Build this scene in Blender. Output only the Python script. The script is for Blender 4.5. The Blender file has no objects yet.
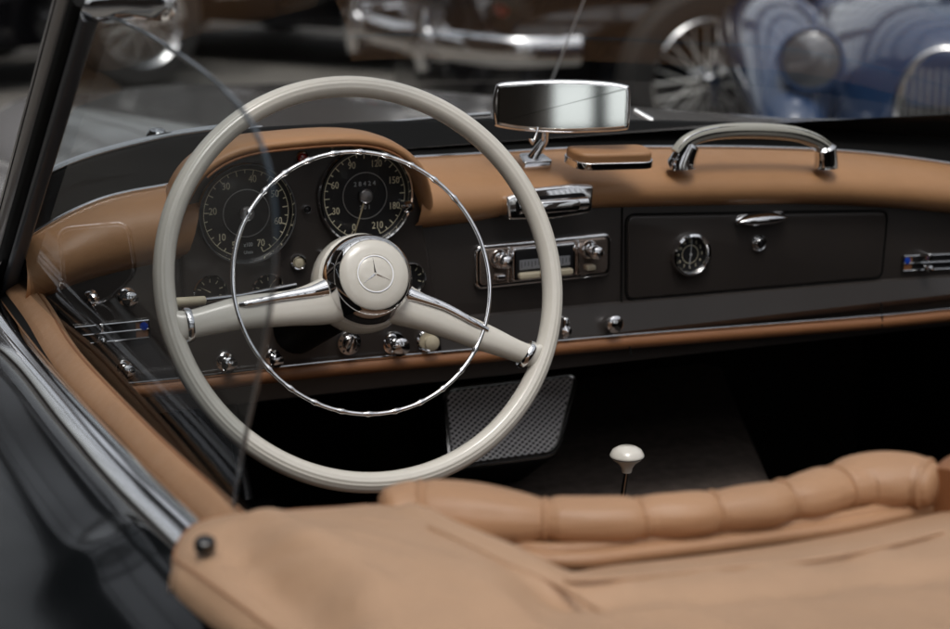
import bpy, math, random
from math import sin, cos, pi, radians, sqrt, atan2, exp
from mathutils import Vector, Matrix, noise
random.seed(7)
sc = bpy.context.scene
V = Vector
# ------------------------------------------------------------------ camera
FPX, YAW, PIT = 1900.0, radians(24), radians(14)
CF = V((sin(YAW)*cos(PIT), cos(YAW)*cos(PIT), -sin(PIT)))
CR = V((cos(YAW), -sin(YAW), 0)); CU = CR.cross(CF)
CAM = V((-1.0371, -1.8489, 1.1723))
cd = bpy.data.cameras.new('camera'); cam = bpy.data.objects.new('camera', cd); sc.collection.objects.link(cam)
M = Matrix((CR, CU, -CF)).transposed().to_4x4(); M.translation = CAM; cam.matrix_world = M
cd.sensor_width = 36; cd.lens = 36*FPX/950; cd.clip_start = .02; cd.clip_end = 400
cd.dof.use_dof = True; cd.dof.focus_distance = 1.82; cd.dof.aperture_fstop = 5.6
sc.camera = cam
# ------------------------------------------------------------------ light
SUN_EL, SUN_AZ = radians(68), radians(200)       # azimuth clockwise from +Y
w = bpy.data.worlds.new('World'); sc.world = w; w.use_nodes = True
nt = w.node_tree; sky = nt.nodes.new('ShaderNodeTexSky'); sky.sky_type = 'NISHITA'; sky.sun_disc = False
sky.sun_elevation = SUN_EL; sky.sun_rotation = SUN_AZ; sky.air_density = 1.0; sky.dust_density = 4.0; sky.ozone_density = 1.0
bg = nt.nodes['Background']; hs = nt.nodes.new('ShaderNodeHueSaturation'); hs.inputs['Saturation'].default_value = .22      # an overcast sky
nt.links.new(sky.outputs[0], hs.inputs['Color']); nt.links.new(hs.outputs[0], bg.inputs[0]); bg.inputs[1].default_value = .15
sd = bpy.data.lights.new('sun', 'SUN'); sd.energy = 0.6; sd.angle = radians(18); sd.color = (1, .95, .88)
so = bpy.data.objects.new('sun', sd); sc.collection.objects.link(so)
d = V((sin(SUN_AZ)*cos(SUN_EL), cos(SUN_AZ)*cos(SUN_EL), sin(SUN_EL)))
so.rotation_euler = d.to_track_quat('Z', 'Y').to_euler()
sc.view_settings.view_transform = 'Standard'; sc.view_settings.look = 'None'; sc.view_settings.exposure = 0.38; sc.view_settings.gamma = 1
sc.cycles.max_bounces = 10; sc.cycles.glossy_bounces = 6; sc.cycles.transparent_max_bounces = 16

# ------------------------------------------------------------------ helpers
def ray(x, y): return CF + CR*((x-475)/FPX) - CU*((y-314.5)/FPX)
def at(x, y, p, n):
    r = ray(x, y); p = V(p); n = V(n); return CAM + r*((p-CAM).dot(n)/r.dot(n))
def onY(x, y, Y=0.0): return at(x, y, (0, Y, 0), (0, 1, 0))
def onZ(x, y, Z): return at(x, y, (0, 0, Z), (0, 0, 1))
def onX(x, y, X): return at(x, y, (X, 0, 0), (1, 0, 0))
WM = {}
def frame(o, X, Y):
    X = V(X).normalized(); N = X.cross(V(Y)).normalized(); Y = N.cross(X)
    m = Matrix((X, Y, N)).transposed().to_4x4(); m.translation = V(o); return m
def fN(o, N, up=(0, 0, 1)):
    N = V(N).normalized(); X = V(up).cross(N)
    if X.length < 1e-5: X = V((1, 0, 0))
    return frame(o, X, N.cross(X))
I4 = Matrix.Identity(4)
def link(o, parent, m):
    sc.collection.objects.link(o); WM[o.name] = m.copy()
    if parent is not None:
        o.parent = parent; o.matrix_basis = WM[parent.name].inverted() @ m
    else: o.matrix_basis = m
    return o
def empty(name, label, cat, loc=(0, 0, 0), rz=0, group=None):
    o = bpy.data.objects.new(name, None); o.empty_display_size = .2
    o['label'] = label; o['category'] = cat
    if group: o['group'] = group
    return link(o, None, Matrix.Translation(V(loc)) @ Matrix.Rotation(rz, 4, 'Z'))
class G:
    "collects geometry in local coordinates"
    def __init__(s): s.v = []; s.f = []
    def add(s, vs, fs, m=None):
        b = len(s.v); s.v += [(m @ V(p)) if m else V(p) for p in vs]; s.f += [tuple(b+i for i in f) for f in fs]; return s
    def grid(s, rows, closeu=False, closev=False, m=None):
        nr, nc = len(rows), len(rows[0]); vs = [p for r in rows for p in r]; fs = []
        for i in range(nr if closev else nr-1):
            for j in range(nc if closeu else nc-1):
                a, b = i, (i+1) % nr; c, e = j, (j+1) % nc
                fs.append((a*nc+c, a*nc+e, b*nc+e, b*nc+c))
        return s.add(vs, fs, m)
    def lathe(s, prof, n=48, m=None, fx=1.0, fy=1.0, cap=False):
        rows = []
        for r, h in prof: rows.append([(r*cos(2*pi*k/n)*fx, r*sin(2*pi*k/n)*fy, h) for k in range(n)])
        s.grid(rows, closeu=True, m=m)
        for row, (r, h) in ((rows[0], prof[0]), (rows[-1], prof[-1])):
            if r > 1e-6 and cap: s.add(row, [tuple(range(n))], m)
        return s
    def tube(s, path, rad, n=12, closed=False, caps=True, m=None, flat=1.0, up=None):
        path = [V(p) for p in path]; N = len(path)
        if not hasattr(rad, '__len__'): rad = [rad]*N
        rows = []; prev = None
        for i, p in enumerate(path):
            a = path[(i-1) % N] if (closed or i > 0) else p; b = path[(i+1) % N] if (closed or i < N-1) else p
            t = (b-a).normalized()
            u = V(up) if up else (prev if prev else (V((0, 0, 1)) if abs(t.z) < .9 else V((1, 0, 0))))
            x = (u - t*u.dot(t)).normalized(); y = t.cross(x); prev = x
            rows.append([p + x*(rad[i]*cos(2*pi*k/n)) + y*(rad[i]*flat*sin(2*pi*k/n)) for k in range(n)])
        s.grid(rows, closeu=True, closev=closed, m=m)
        if caps and not closed:
            s.add(rows[0], [tuple(range(n))], m); s.add(rows[-1], [tuple(range(n))], m)
        return s
    def prism(s, out, h0, h1, bev=0.0, m=None, seg=3, bevback=False):
        "outline (x,y) extruded h0..h1, front edge rounded"
        def inset(d): return offset(out, -d)
        rows = [[(x, y, h0) for x, y in out]]
        if bev > 0:
            for k in range(seg+1):
                a = pi/2*k/seg; rows.append([(x, y, h1-bev+bev*sin(a)) for x, y in inset(bev*(1-cos(a)))])
        else: rows.append([(x, y, h1) for x, y in out])
        s.grid(rows, closeu=True, m=m); n = len(out)
        s.add(rows[0], [tuple(range(n))], m); s.add(rows[-1], [tuple(range(n))], m)
        return s
    def box(s, a, b, bev=0.002, m=None):
        cx, cy = (a[0]+b[0])/2, (a[1]+b[1])/2
        out = rrect(abs(b[0]-a[0]), abs(b[1]-a[1]), max(bev, 1e-4), cx, cy, 2)
        return s.prism(out, a[2], b[2], bev, m, 2)
def offset(out, d):
    n = len(out); r = []
    for i in range(n):
        x0, y0 = out[i-1]; x1, y1 = out[i]; x2, y2 = out[(i+1) % n]
        ax, ay = x1-x0, y1-y0; bx, by = x2-x1, y2-y1
        la = math.hypot(ax, ay) or 1e-9; lb = math.hypot(bx, by) or 1e-9
        nx, ny = ay/la+by/lb, -ax/la-bx/lb; l = math.hypot(nx, ny) or 1e-9
        c = max(.5, l/2); r.append((x1+nx/l*d/c, y1+ny/l*d/c))
    return r
def rrect(w_, h_, r, cx=0, cy=0, n=5):
    r = min(r, w_/2-1e-5, h_/2-1e-5); o = []
    for qx, qy, a0 in ((1, -1, -pi/2), (1, 1, 0), (-1, 1, pi/2), (-1, -1, pi)):
        for k in range(n+1):
            a = a0+pi/2*k/n; o.append((cx+qx*(w_/2-r)+r*cos(a), cy+qy*(h_/2-r)+r*sin(a)))
    return o
def rpoly(pts, r, n=6):
    "polygon with rounded corners"
    o = []; N = len(pts)
    for i in range(N):
        p = V(pts[i]).to_2d(); a = (V(pts[i-1]).to_2d()-p); b = (V(pts[(i+1) % N]).to_2d()-p)
        rr = min(r, a.length*.45, b.length*.45); p0 = p+a.normalized()*rr; p1 = p+b.normalized()*rr
        for k in range(n+1):
            t = k/n; q = p0*(1-t)**2+p*2*t*(1-t)+p1*t*t; o.append((q.x, q.y))
    A = sum(o[i-1][0]*o[i][1]-o[i][0]*o[i-1][1] for i in range(len(o)))
    return o if A > 0 else o[::-1]
def catmull(pts, n=8, closed=False):
    P = [V(p) for p in pts]; N = len(P); o = []
    for i in range(N if closed else N-1):
        p0 = P[(i-1) % N] if (closed or i > 0) else P[0]*2-P[1]; p1 = P[i]; p2 = P[(i+1) % N]
        p3 = P[(i+2) % N] if (closed or i < N-2) else P[-1]*2-P[-2]
        for k in range(n):
            t = k/n; o.append(.5*((2*p1)+(p2-p0)*t+(2*p0-5*p1+4*p2-p3)*t*t+(3*p1-p0-3*p2+p3)*t**3))
    if not closed: o.append(P[-1].copy())
    return o
def resample(P, n):
    L = [0]
    for a, b in zip(P, P[1:]): L.append(L[-1]+(b-a).length)
    o = []; j = 0
    for k in range(n):
        s = L[-1]*k/(n-1)
        while j < len(L)-2 and L[j+1] < s: j += 1
        t = (s-L[j])/((L[j+1]-L[j]) or 1); o.append(P[j].lerp(P[j+1], min(max(t, 0), 1)))
    return o
def obj(name, g, mat, parent=None, m=None, smooth=True, angle=35):
    me = bpy.data.meshes.new(name); me.from_pydata([tuple(v) for v in g.v], [], g.f); me.validate()
    me.materials.append(mat); o = bpy.data.objects.new(name, me)
    import bmesh
    bm = bmesh.new(); bm.from_mesh(me); bmesh.ops.remove_doubles(bm, verts=bm.verts, dist=1e-6)
    bmesh.ops.recalc_face_normals(bm, faces=bm.faces)
    for f in bm.faces: f.smooth = smooth
    if smooth:
        for e in bm.edges:
            if len(e.link_faces) == 2 and e.calc_face_angle(0) > radians(angle): e.smooth = False
    bm.to_mesh(me); bm.free()
    return link(o, parent, m if m is not None else I4)
def textmesh(g, s, size, m, sx=1.0, ext=.0003, mirror=False):
    cu = bpy.data.curves.new('t', 'FONT'); cu.body = s; cu.size = size; cu.align_x = 'CENTER'; cu.align_y = 'CENTER'; cu.extrude = ext
    cu.offset = 0; cu.resolution_u = 3
    o = bpy.data.objects.new('t', cu); sc.collection.objects.link(o)
    me = bpy.data.meshes.new_from_object(o)
    g.add([(v.co.x*sx, v.co.y, v.co.z) for v in me.vertices], [tuple(p.vertices) for p in me.polygons], m)
    bpy.data.objects.remove(o); bpy.data.curves.remove(cu); bpy.data.meshes.remove(me)
def copyobj(o, parent, m):
    c = o.copy(); sc.collection.objects.link(c); WM[c.name] = m.copy(); c.parent = parent
    c.matrix_basis = WM[parent.name].inverted() @ m
    c.matrix_parent_inverse = I4
    for ch in list(o.children):
        copyobj(ch, c, m @ WM[o.name].inverted() @ WM[ch.name])
    return c

# ------------------------------------------------------------------ materials
def mat(name, col, rough=.5, metal=0, coat=0, coatr=.05, spec=.5, bump=0, bscale=200, var=0, vscale=6, stretch=None, emis=None, sheen=0):
    m = bpy.data.materials.new(name); m.use_nodes = True; n = m.node_tree; b = n.nodes['Principled BSDF']
    b.inputs['Base Color'].default_value = (*col, 1); b.inputs['Roughness'].default_value = rough
    b.inputs['Metallic'].default_value = metal; b.inputs['Coat Weight'].default_value = coat
    b.inputs['Coat Roughness'].default_value = coatr; b.inputs['Specular IOR Level'].default_value = spec
    if sheen: b.inputs['Sheen Weight'].default_value = sheen
    tc = n.nodes.new('ShaderNodeTexCoord')
    vec = tc.outputs['Object']
    if stretch:
        mp = n.nodes.new('ShaderNodeMapping'); mp.inputs['Scale'].default_value = stretch; n.links.new(vec, mp.inputs[0]); vec = mp.outputs[0]
    if var:
        nz = n.nodes.new('ShaderNodeTexNoise'); nz.inputs['Scale'].default_value = vscale; nz.inputs['Detail'].default_value = 6
        n.links.new(vec, nz.inputs['Vector'])
        r = n.nodes.new('ShaderNodeValToRGB'); r.color_ramp.elements[0].position = .3; r.color_ramp.elements[1].position = .7
        r.color_ramp.elements[0].color = (*[c*(1-var) for c in col], 1); r.color_ramp.elements[1].color = (*[min(1, c*(1+var)) for c in col], 1)
        n.links.new(nz.outputs[0], r.inputs[0]); n.links.new(r.outputs[0], b.inputs['Base Color'])
        mr = n.nodes.new('ShaderNodeMapRange'); mr.inputs[3].default_value = max(0.01, rough*.8); mr.inputs[4].default_value = min(1, rough*1.25)
        nz2 = n.nodes.new('ShaderNodeTexNoise'); nz2.inputs['Scale'].default_value = vscale*3.3; nz2.inputs['Detail'].default_value = 4
        n.links.new(vec, nz2.inputs['Vector']); n.links.new(nz2.outputs[0], mr.inputs[0]); n.links.new(mr.outputs[0], b.inputs['Roughness'])
    if bump:
        nb = n.nodes.new('ShaderNodeTexNoise'); nb.inputs['Scale'].default_value = bscale; nb.inputs['Detail'].default_value = 3
        n.links.new(vec, nb.inputs['Vector']); bp = n.nodes.new('ShaderNodeBump'); bp.inputs['Strength'].default_value = bump; bp.inputs['Distance'].default_value = .001
        n.links.new(nb.outputs[0], bp.inputs['Height']); n.links.new(bp.outputs[0], b.inputs['Normal'])
    return m
def leather(name, col, rough=.42, grain=900, strength=.35, fold=.35, var=.08):
    m = mat(name, col, rough, var=var, vscale=7, spec=.45); n = m.node_tree; b = n.nodes['Principled BSDF']
    tc = n.nodes.new('ShaderNodeTexCoord'); vo = n.nodes.new('ShaderNodeTexVoronoi'); vo.inputs['Scale'].default_value = grain
    nz = n.nodes.new('ShaderNodeTexNoise'); nz.inputs['Scale'].default_value = 28; nz.inputs['Detail'].default_value = 5
    n.links.new(tc.outputs['Object'], vo.inputs['Vector']); n.links.new(tc.outputs['Object'], nz.inputs['Vector'])
    b1 = n.nodes.new('ShaderNodeBump'); b1.inputs['Strength'].default_value = strength; b1.inputs['Distance'].default_value = .0004
    b2 = n.nodes.new('ShaderNodeBump'); b2.inputs['Strength'].default_value = fold; b2.inputs['Distance'].default_value = .003
    n.links.new(nz.outputs[0], b2.inputs['Height']); n.links.new(vo.outputs['Distance'], b1.inputs['Height'])
    n.links.new(b2.outputs[0], b1.inputs['Normal']); n.links.new(b1.outputs[0], b.inputs['Normal'])
    return m
def glassmat(name, tint=(1, 1, 1), rough=0.0, refl=1.0, dust=0.0, f0=.075):
    m = bpy.data.materials.new(name); m.use_nodes = True; n = m.node_tree; n.nodes.clear()
    o = n.nodes.new('ShaderNodeOutputMaterial'); t = n.nodes.new('ShaderNodeBsdfTransparent'); t.inputs[0].default_value = (*tint, 1)
    g = n.nodes.new('ShaderNodeBsdfGlossy'); g.inputs['Roughness'].default_value = rough; g.inputs[0].default_value = (refl, refl, refl, 1)
    mx = n.nodes.new('ShaderNodeMixShader'); lw = n.nodes.new('ShaderNodeLayerWeight'); lw.inputs[0].default_value = .5
    pw = n.nodes.new('ShaderNodeMath'); pw.operation = 'POWER'; pw.inputs[1].default_value = 5      # Schlick, the same from both faces
    mr = n.nodes.new('ShaderNodeMapRange'); mr.inputs[3].default_value = f0; mr.inputs[4].default_value = 1
    n.links.new(lw.outputs['Facing'], pw.inputs[0]); n.links.new(pw.outputs[0], mr.inputs[0]); n.links.new(mr.outputs[0], mx.inputs[0])
    n.links.new(t.outputs[0], mx.inputs[1]); n.links.new(g.outputs[0], mx.inputs[2])
    last = mx.outputs[0]
    if dust:
        df = n.nodes.new('ShaderNodeBsdfDiffuse'); df.inputs[0].default_value = (.6, .6, .58, 1); m2 = n.nodes.new('ShaderNodeMixShader')
        nz = n.nodes.new('ShaderNodeTexNoise'); nz.inputs['Scale'].default_value = 9; nz.inputs['Detail'].default_value = 8
        tc = n.nodes.new('ShaderNodeTexCoord'); n.links.new(tc.outputs['Object'], nz.inputs['Vector'])
        mr = n.nodes.new('ShaderNodeMapRange'); mr.inputs[1].default_value = .35; mr.inputs[2].default_value = .8; mr.inputs[3].default_value = dust*.5; mr.inputs[4].default_value = dust*1.8
        n.links.new(nz.outputs[0], mr.inputs[0]); n.links.new(mr.outputs[0], m2.inputs[0]); n.links.new(last, m2.inputs[1]); n.links.new(df.outputs[0], m2.inputs[2]); last = m2.outputs[0]
    n.links.new(last, o.inputs[0]); return m
TAN = leather('tan_leather', (.43, .245, .135), .42, 900, .35, .6)
TANPAD = leather('tan_dash_leather', (.43, .225, .105), .40, 1100, .25)
COVER = leather('tan_cover_vinyl', (.46, .29, .18), .5, 800, .3, .8, .10)
TRIM = leather('brown_trim_leather', (.28, .12, .05), .45)
DASH = mat('dash_paint', (.037, .031, .028), .33, coat=.25, coatr=.15, bump=.04, bscale=500, var=.08, vscale=9)
PAINT = mat('body_paint', (.006, .007, .008), .13, spec=.24)
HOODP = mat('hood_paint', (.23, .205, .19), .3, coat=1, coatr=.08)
CREAM = mat('cream_plastic', (.70, .67, .60), .24, coat=.5, coatr=.08, var=.035, vscale=14, bump=.03, bscale=90)
IVORY = mat('ivory_knob', (.62, .55, .40), .3, coat=.4)
CHROME = mat('chrome', (.86, .86, .87), .05, 1, bump=.015, bscale=60, var=.03, vscale=20)
CHROMEW = mat('worn_chrome', (.72, .72, .73), .14, 1, bump=.05, bscale=120, var=.08, vscale=30)
STEEL = mat('dull_steel', (.45, .45, .46), .35, 1)
BLACK = mat('black_rubber', (.005, .005, .005), .7, spec=.15, bump=.05, bscale=80)
DIAL = mat('dial_black', (.008, .008, .009), .45)
MARK = mat('dial_cream_print', (.78, .72, .52), .6)
NEEDLE = mat('needle_cream', (.45, .38, .24), .5)
GREYM = mat('dial_ring_silver', (.5, .5, .5), .3, .8)
CARPET = mat('dark_carpet', (.09, .072, .062), .95, bump=.6, bscale=900, var=.2, vscale=60, spec=.1)
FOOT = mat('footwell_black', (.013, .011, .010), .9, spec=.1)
BLUEM = mat('blue_enamel', (.01, .06, .45), .3)
REDL = mat('red_lens', (.35, .02, .01), .2, coat=1)
WHITE = mat('white_scale', (.45, .47, .48), .5)
MIRR = mat('mirror_silver', (.80, .83, .80), .035, 1)
WGLASS = glassmat('windscreen_glass', (.93, .94, .93), 0, 1, .004, .038)
SGLASS = glassmat('side_glass', (.84, .87, .88), 0, .34, .003, .04)
DGLASS = glassmat('dial_glass', (.98, .98, .98), 0, .8, 0, .02)
GEDGE = mat('glass_edge', (.05, .07, .09), .15, coat=1)
TYRE = mat('tyre', (.02, .019, .018), .8, bump=.3, bscale=60)

# ------------------------------------------------------------------ setting
def structure(o): o['kind'] = 'structure'; return o
ASPH = mat('asphalt', (.16, .15, .135), .8, bump=.6, bscale=90, var=.22, vscale=1.3, spec=.3)
n = 40; rows = [[(-60+120*i/n, -60+120*j/n, 0) for i in range(n+1)] for j in range(n+1)]
structure(obj('ground', G().grid(rows), ASPH))

# ------------------------------------------------------------------ the convertible
car = empty('convertible_car', 'dark classic convertible with tan leather interior and cream steering wheel', 'car')
DF = lambda x, y, off=0.0: frame(onY(x, y, -off), (1, 0, 0), (0, 0, 1))     # frame on the dash, facing the seats
def loft(px_rows, n=40, g=None):
    "px_rows: list of polylines of world points -> smooth grid"
    g = g or G(); g.grid([resample(catmull(r, 6), n) for r in px_rows]); return g

# --- dashboard panel (dark painted), closed slab behind it
XL, XR = -.70, .66
top = [(XL, .735), (-.62, .76), (-.53, .80), (-.27, .80), (-.1, .785), (.2, .765), (.42, .738), (XR, .70)]
out = [(x, z) for x, z in top] + [(XR, .585), (XL, .60)]
out = out[::-1]
Fd = frame((0, 0, 0), (1, 0, 0), (0, 0, 1))
dash = obj('dashboard', G().prism(rpoly(out, .004), -.06, 0, .002), DASH, car, Fd)
# lower lip of the dash, angled forward below a crease
lowA = [(111, 385), (168, 380), (320, 363), (468, 350), (616, 336), (876, 316), (950, 309), (1060, 300)]
A = [onY(x, y, -.012) for x, y in lowA]
A[0] = A[0]+(A[0]-A[1])*.9
B = [p+V((0, .004, -.004)) for p in A]
rows = []
for k in range(9):
    a = pi*k/8; rows.append([p+V((0, -.010*sin(a)+.004, -.0085+.0085*cos(a)*1.0)) for p in A])
g = loft(rows, 60); trim = obj('lower_dash_trim', g, TRIM, car)
g = G().tube(resample(catmull([p+V((0, -.003, .0015)) for p in A], 6), 60), .0012, 8)
obj('lower_dash_bead', g, CHROMEW, trim)
crease = [(437, 318), (622, 301), (886, 279), (1000, 272)]
Cw = [onY(x, y, -.0005) for x, y in crease]
rows = [[p+V((0, 0, 0)) for p in Cw], [p+V((0, -.004, -.002)) for p in Cw],
        [V((p.x, -.013, A[4].z+.004)) for p in Cw], [V((p.x, -.005, A[4].z-.006)) for p in Cw]]
g = loft(rows, 50); obj('lower_dash_panel', g, DASH, car)

# --- instrument pod
archpx = [(184, 256), (181, 236), (183, 212), (191, 188), (208, 168), (240, 153), (290, 146), (345, 143), (380, 149), (404, 166), (418, 190), (425, 212), (427, 226)]
Ain = resample(catmull([onY(x, y, -.02) for x, y in archpx], 6), 64)
# panel inside the arch, proud of the dash
pod = [(p.x, p.z) for p in Ain] + [(onY(437, 300, -.01).x, onY(437, 300, -.01).z), (onY(436, 350).x, onY(436, 350).z), (onY(178, 376).x, onY(178, 376).z), (onY(182, 300).x, onY(182, 300).z)]
pods = rpoly(pod, .006, 3)
podo = obj('instrument_panel', G().prism(pods, -.01, .010, .004), DASH, car, Fd)
prof = [(-.004, .0), (0, -.020), (0.0005, -.036), (.003, -.044), (.008, -.047), (.0125, -.0445), (.0155, -.037), (.0170, -.02), (.0165, .0), (.014, .02), (.004, .035), (-.02, .04)]
rows = []
for i, p in enumerate(Ain):
    a = Ain[max(i-1, 0)]; b = Ain[min(i+1, 63)]; t = (b-a).normalized(); nn = V((-t.z, 0, t.x))
    e_ = min(1, .25+min(i, 63-i)/14.)
    rows.append([V((p.x, 0, p.z))+nn*(o*.78)+V((0, y_*e_ if y_ < 0 else y_, 0)) for o, y_ in prof])
hood = obj('instrument_hood', G().grid(rows).add(rows[-1], [tuple(range(len(prof)))]).add(rows[0], [tuple(range(len(prof)))]), TANPAD, car, angle=80)
# stitched piping along the inner edge of the hood
obj('hood_piping', G().tube([V((p.x, -.045, p.z))+V((0, 0, .001)) for p in Ain[14:50]], .0014, 8), TRIM, hood)

# --- padded dash top, right and left of the pod
def pad(name, bot, topl, n=60, ytop=.06, bulge=.026, hh=None):
    Bt = resample(catmull([onY(x, y, -.004) for x, y in bot], 6), n)
    Tt = resample(catmull([onY(x, y, ytop if not callable(ytop) else ytop(x)) for x, y in topl], 6), n)
    rows = []
    for s, bo in ((-.05, None), (0, 0), (.10, .016), (.25, .024), (.42, .026), (.60, .021), (.78, .012), (.92, .004), (1.0, 0), (1.06, None)):
        r = []
        for b, t in zip(Bt, Tt):
            H = t.z-b.z
            if s == -.05: r.append(b+V((0, .012, .004))); continue
            if s == 1.06: r.append(t+V((0, .03, -.004))); continue
            zz = b.z+H*sin(min(s, 1)*pi/2)**1.0
            yy = b.y+(t.y-b.y)*(1-cos(min(s, 1)*pi/2))
            r.append(V((b.x+(t.x-b.x)*s, yy-bo*.9, zz)))
        rows.append(r)
    o = obj(name, G().grid(rows), TANPAD, car, angle=60)
    return o, Tt
yt = lambda x: .070-.030*abs((x-620)/450.)**2
padr, Tr = pad('dash_top_pad', [(412, 229), (470, 222), (520, 213), (570, 209), (625, 207), (720, 205), (800, 204), (880, 207), (950, 213), (1040, 224)],
     [(404, 160), (480, 156), (540, 152), (600, 149.5), (660, 149), (740, 149), (830, 152), (890, 157), (950, 165), (1040, 180)], ytop=yt)
padl, Tl = pad('dash_top_pad', [(22, 304), (48, 296), (76, 284), (118, 272), (154, 264), (184, 258)],
     [(22, 244), (40, 232), (70, 215), (100, 202), (130, 194), (170, 187), (200, 180)], ytop=.03)
for o, T in ((padr, Tr), (padl, Tl)):
    obj('pad_edge_bead', G().tube([p+V((0, .004, .002)) for p in T], .0017, 8), CHROMEW, o)

# --- windscreen base: black rubber gasket, cowl and glass
Gpx = [(20, 196), (62, 174), (100, 160), (150, 147), (190, 139), (258, 131), (330, 127), (400, 124), (500, 122), (640, 123), (800, 128), (950, 142), (1060, 158)]
def ybase(x): return .17-.13*(abs(x)/.7)**3
GB = []
for x, y in Gpx:
    Y = .1
    for _ in range(12): Y = .5*Y+.5*ybase(onY(x, y, Y).x)
    GB.append(onY(x, y, Y))
GB = resample(catmull(GB, 6), 80)
lowp = resample(catmull([onY(x, y, .045 if x < 424 else .078) for x, y in [(20, 250), (40, 236), (100, 206), (170, 191), (260, 172), (430, 164), (540, 155), (660, 152), (830, 155), (950, 168), (1060, 186)]], 6), 80)
lowp = [p+V((0, 0, -.016)) for p in lowp]
rows = [[p+V((0, 0, -.03)) for p in lowp], lowp]
for s, dz in ((.3, -.002), (.55, .004), (.75, .004), (.9, .006), (1.0, .004), (1.08, -.002), (1.1, -.02)):
    rows.append([a.lerp(b, s)+V((0, 0, dz)) for a, b in zip(lowp, GB)])
gasket = obj('windscreen_gasket', G().grid(rows), BLACK, car, angle=60)
rows = []; UPV = V((0, -.36, .36))
for s in range(11):
    t = s/10; rows.append([V((p.x*(1-.05*t), p.y, p.z)) + V((0, UPV.y*t, UPV.z*t+.012*sin(pi*t))) for p in GB])
inner = [[p+V((0, -.0045, -.001)) for p in r] for r in rows]
wg = G().grid(rows); wind = obj('windscreen', wg, WGLASS, car, angle=80)
# bright strip along the outer windscreen base
obj('windscreen_trim', G().tube([p+V((0, .012, .004)) for p in GB if p.x < -.43], .0055, 10, flat=.8), CHROME, car)

# --- cowl and bonnet
def hz(x, y):
    q = max(0, min(1, (abs(x)-.30)/.18)); q = q*q*(3-2*q)
    c = .832-.088*(y-.17)-.075*q*min(1, max(0, (y-.14)/.25))
    c += .010*exp(-(x/.14)**2)*(1-exp(-max(0, y-.35)*4))
    return c-.11*max(0, (abs(x)-.62)/.12)**2
rows = []
for j in range(50):
    y = .12+1.9*j/49; rows.append([V((x, y+(0 if j else 0)-.10*abs(x/.75)**3*(1-j/49), hz(x, y))) for x in [-.85+1.7*i/60 for i in range(61)]])
rows.append([p+V((0, .06, -.08)) for p in rows[-1]]); rows.append([p+V((0, .02, -.3)) for p in rows[-1]])
bonnet = obj('bonnet', G().grid(rows), HOODP, car, angle=70)

# --- windscreen pillar and header corner
XP = -.705
pb = onX(2, 285, XP); pt = onX(86, -4, XP)
ax = (pt-pb).normalized(); side = V((0, -1, 0)); side = (side-ax*side.dot(ax)).normalized(); outn = ax.cross(side).normalized()
def bar(a, b, off0, w_, h_, r, nn=9, yo=0):
    o = rrect(w_, h_, r, 0, 0, 4); g = G(); rr = []
    for k in range(nn):
        c = a.lerp(b, k/(nn-1)); rr.append([c+side*(x+off0)+V((1, 0, 0))*(y+yo) for x, y in o])
    g.grid(rr, closeu=True); g.add(rr[0], [tuple(range(len(o)))]); g.add(rr[-1], [tuple(range(len(o)))]); return g
pil = obj('windscreen_pillar', bar(pb, pt, -.021, .024, .03, .008), mat('pillar_satin', (.40, .375, .355), .3, 0, coat=.5), car)
obj('pillar_groove', bar(pb, pt, -.020, .0025, .0312, .001), BLACK, pil)
obj('pillar_rubber', bar(pb, pt, .0005, .019, .022, .006), BLACK, pil)
obj('glass_channel', bar(pb, pt, .018, .010, .014, .003), mat('channel_grey', (.06, .065, .075), .35, .3), pil)
hd = [pt+V((.0, -.012, .004)), pt+V((.02, -.01, .012)), pt+V((.05, 0, .022)), pt+V((.12, .03, .045)), V((-.4, pt.y+.11, pt.z+.085)), V((0, pt.y+.14, pt.z+.10)), V((.4, pt.y+.11, pt.z+.085)), V((.7, pt.y, pt.z))]
obj('windscreen_header', G().tube(catmull(hd, 8), .013, 16), CHROME, car)
g = G(); g.tube([onX(74, 6, XP), onX(80, 5, XP), onX(95, 6, XP)+V((.01, 0, 0)), onX(110, 5, XP)+V((.02, 0, 0)), onX(122, 6, XP)+V((.03, 0, 0)), onX(128, 6, XP)+V((.03, 0, 0))], [.003, .010, .0135, .010, .012, .003], 16)
obj('header_bracket', g, CHROME, car)

# --- driver's window glass
spx = [(12, 268), (50, 140), (86, 12), (110, 17), (150, 36), (190, 62), (222, 88), (248, 118), (265, 155), (274, 200), (276, 250), (270, 310), (258, 380), (245, 440), (234, 505), (228, 560), (100, 470), (0, 320)]
XW = -.699
sw = [onX(x, y, XW) for x, y in spx]; crv = catmull(sw[2:15], 5)
poly = sw[0:2]+crv+sw[15:]
def curveglass(p): return p
poly = [curveglass(p) for p in poly]
o2 = [(-p.y, p.z, p.x) for p in poly]
g = G(); g.add([p+V((0, 0, 0)) for p in poly], [tuple(range(len(poly)))])
glass = obj('side_window', g, SGLASS, car, smooth=False)
g = G(); g.tube([curveglass(p)+V((0, 0, 0)) for p in crv], .0019, 8, flat=.75); obj('window_edge', g, GEDGE, glass)

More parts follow.
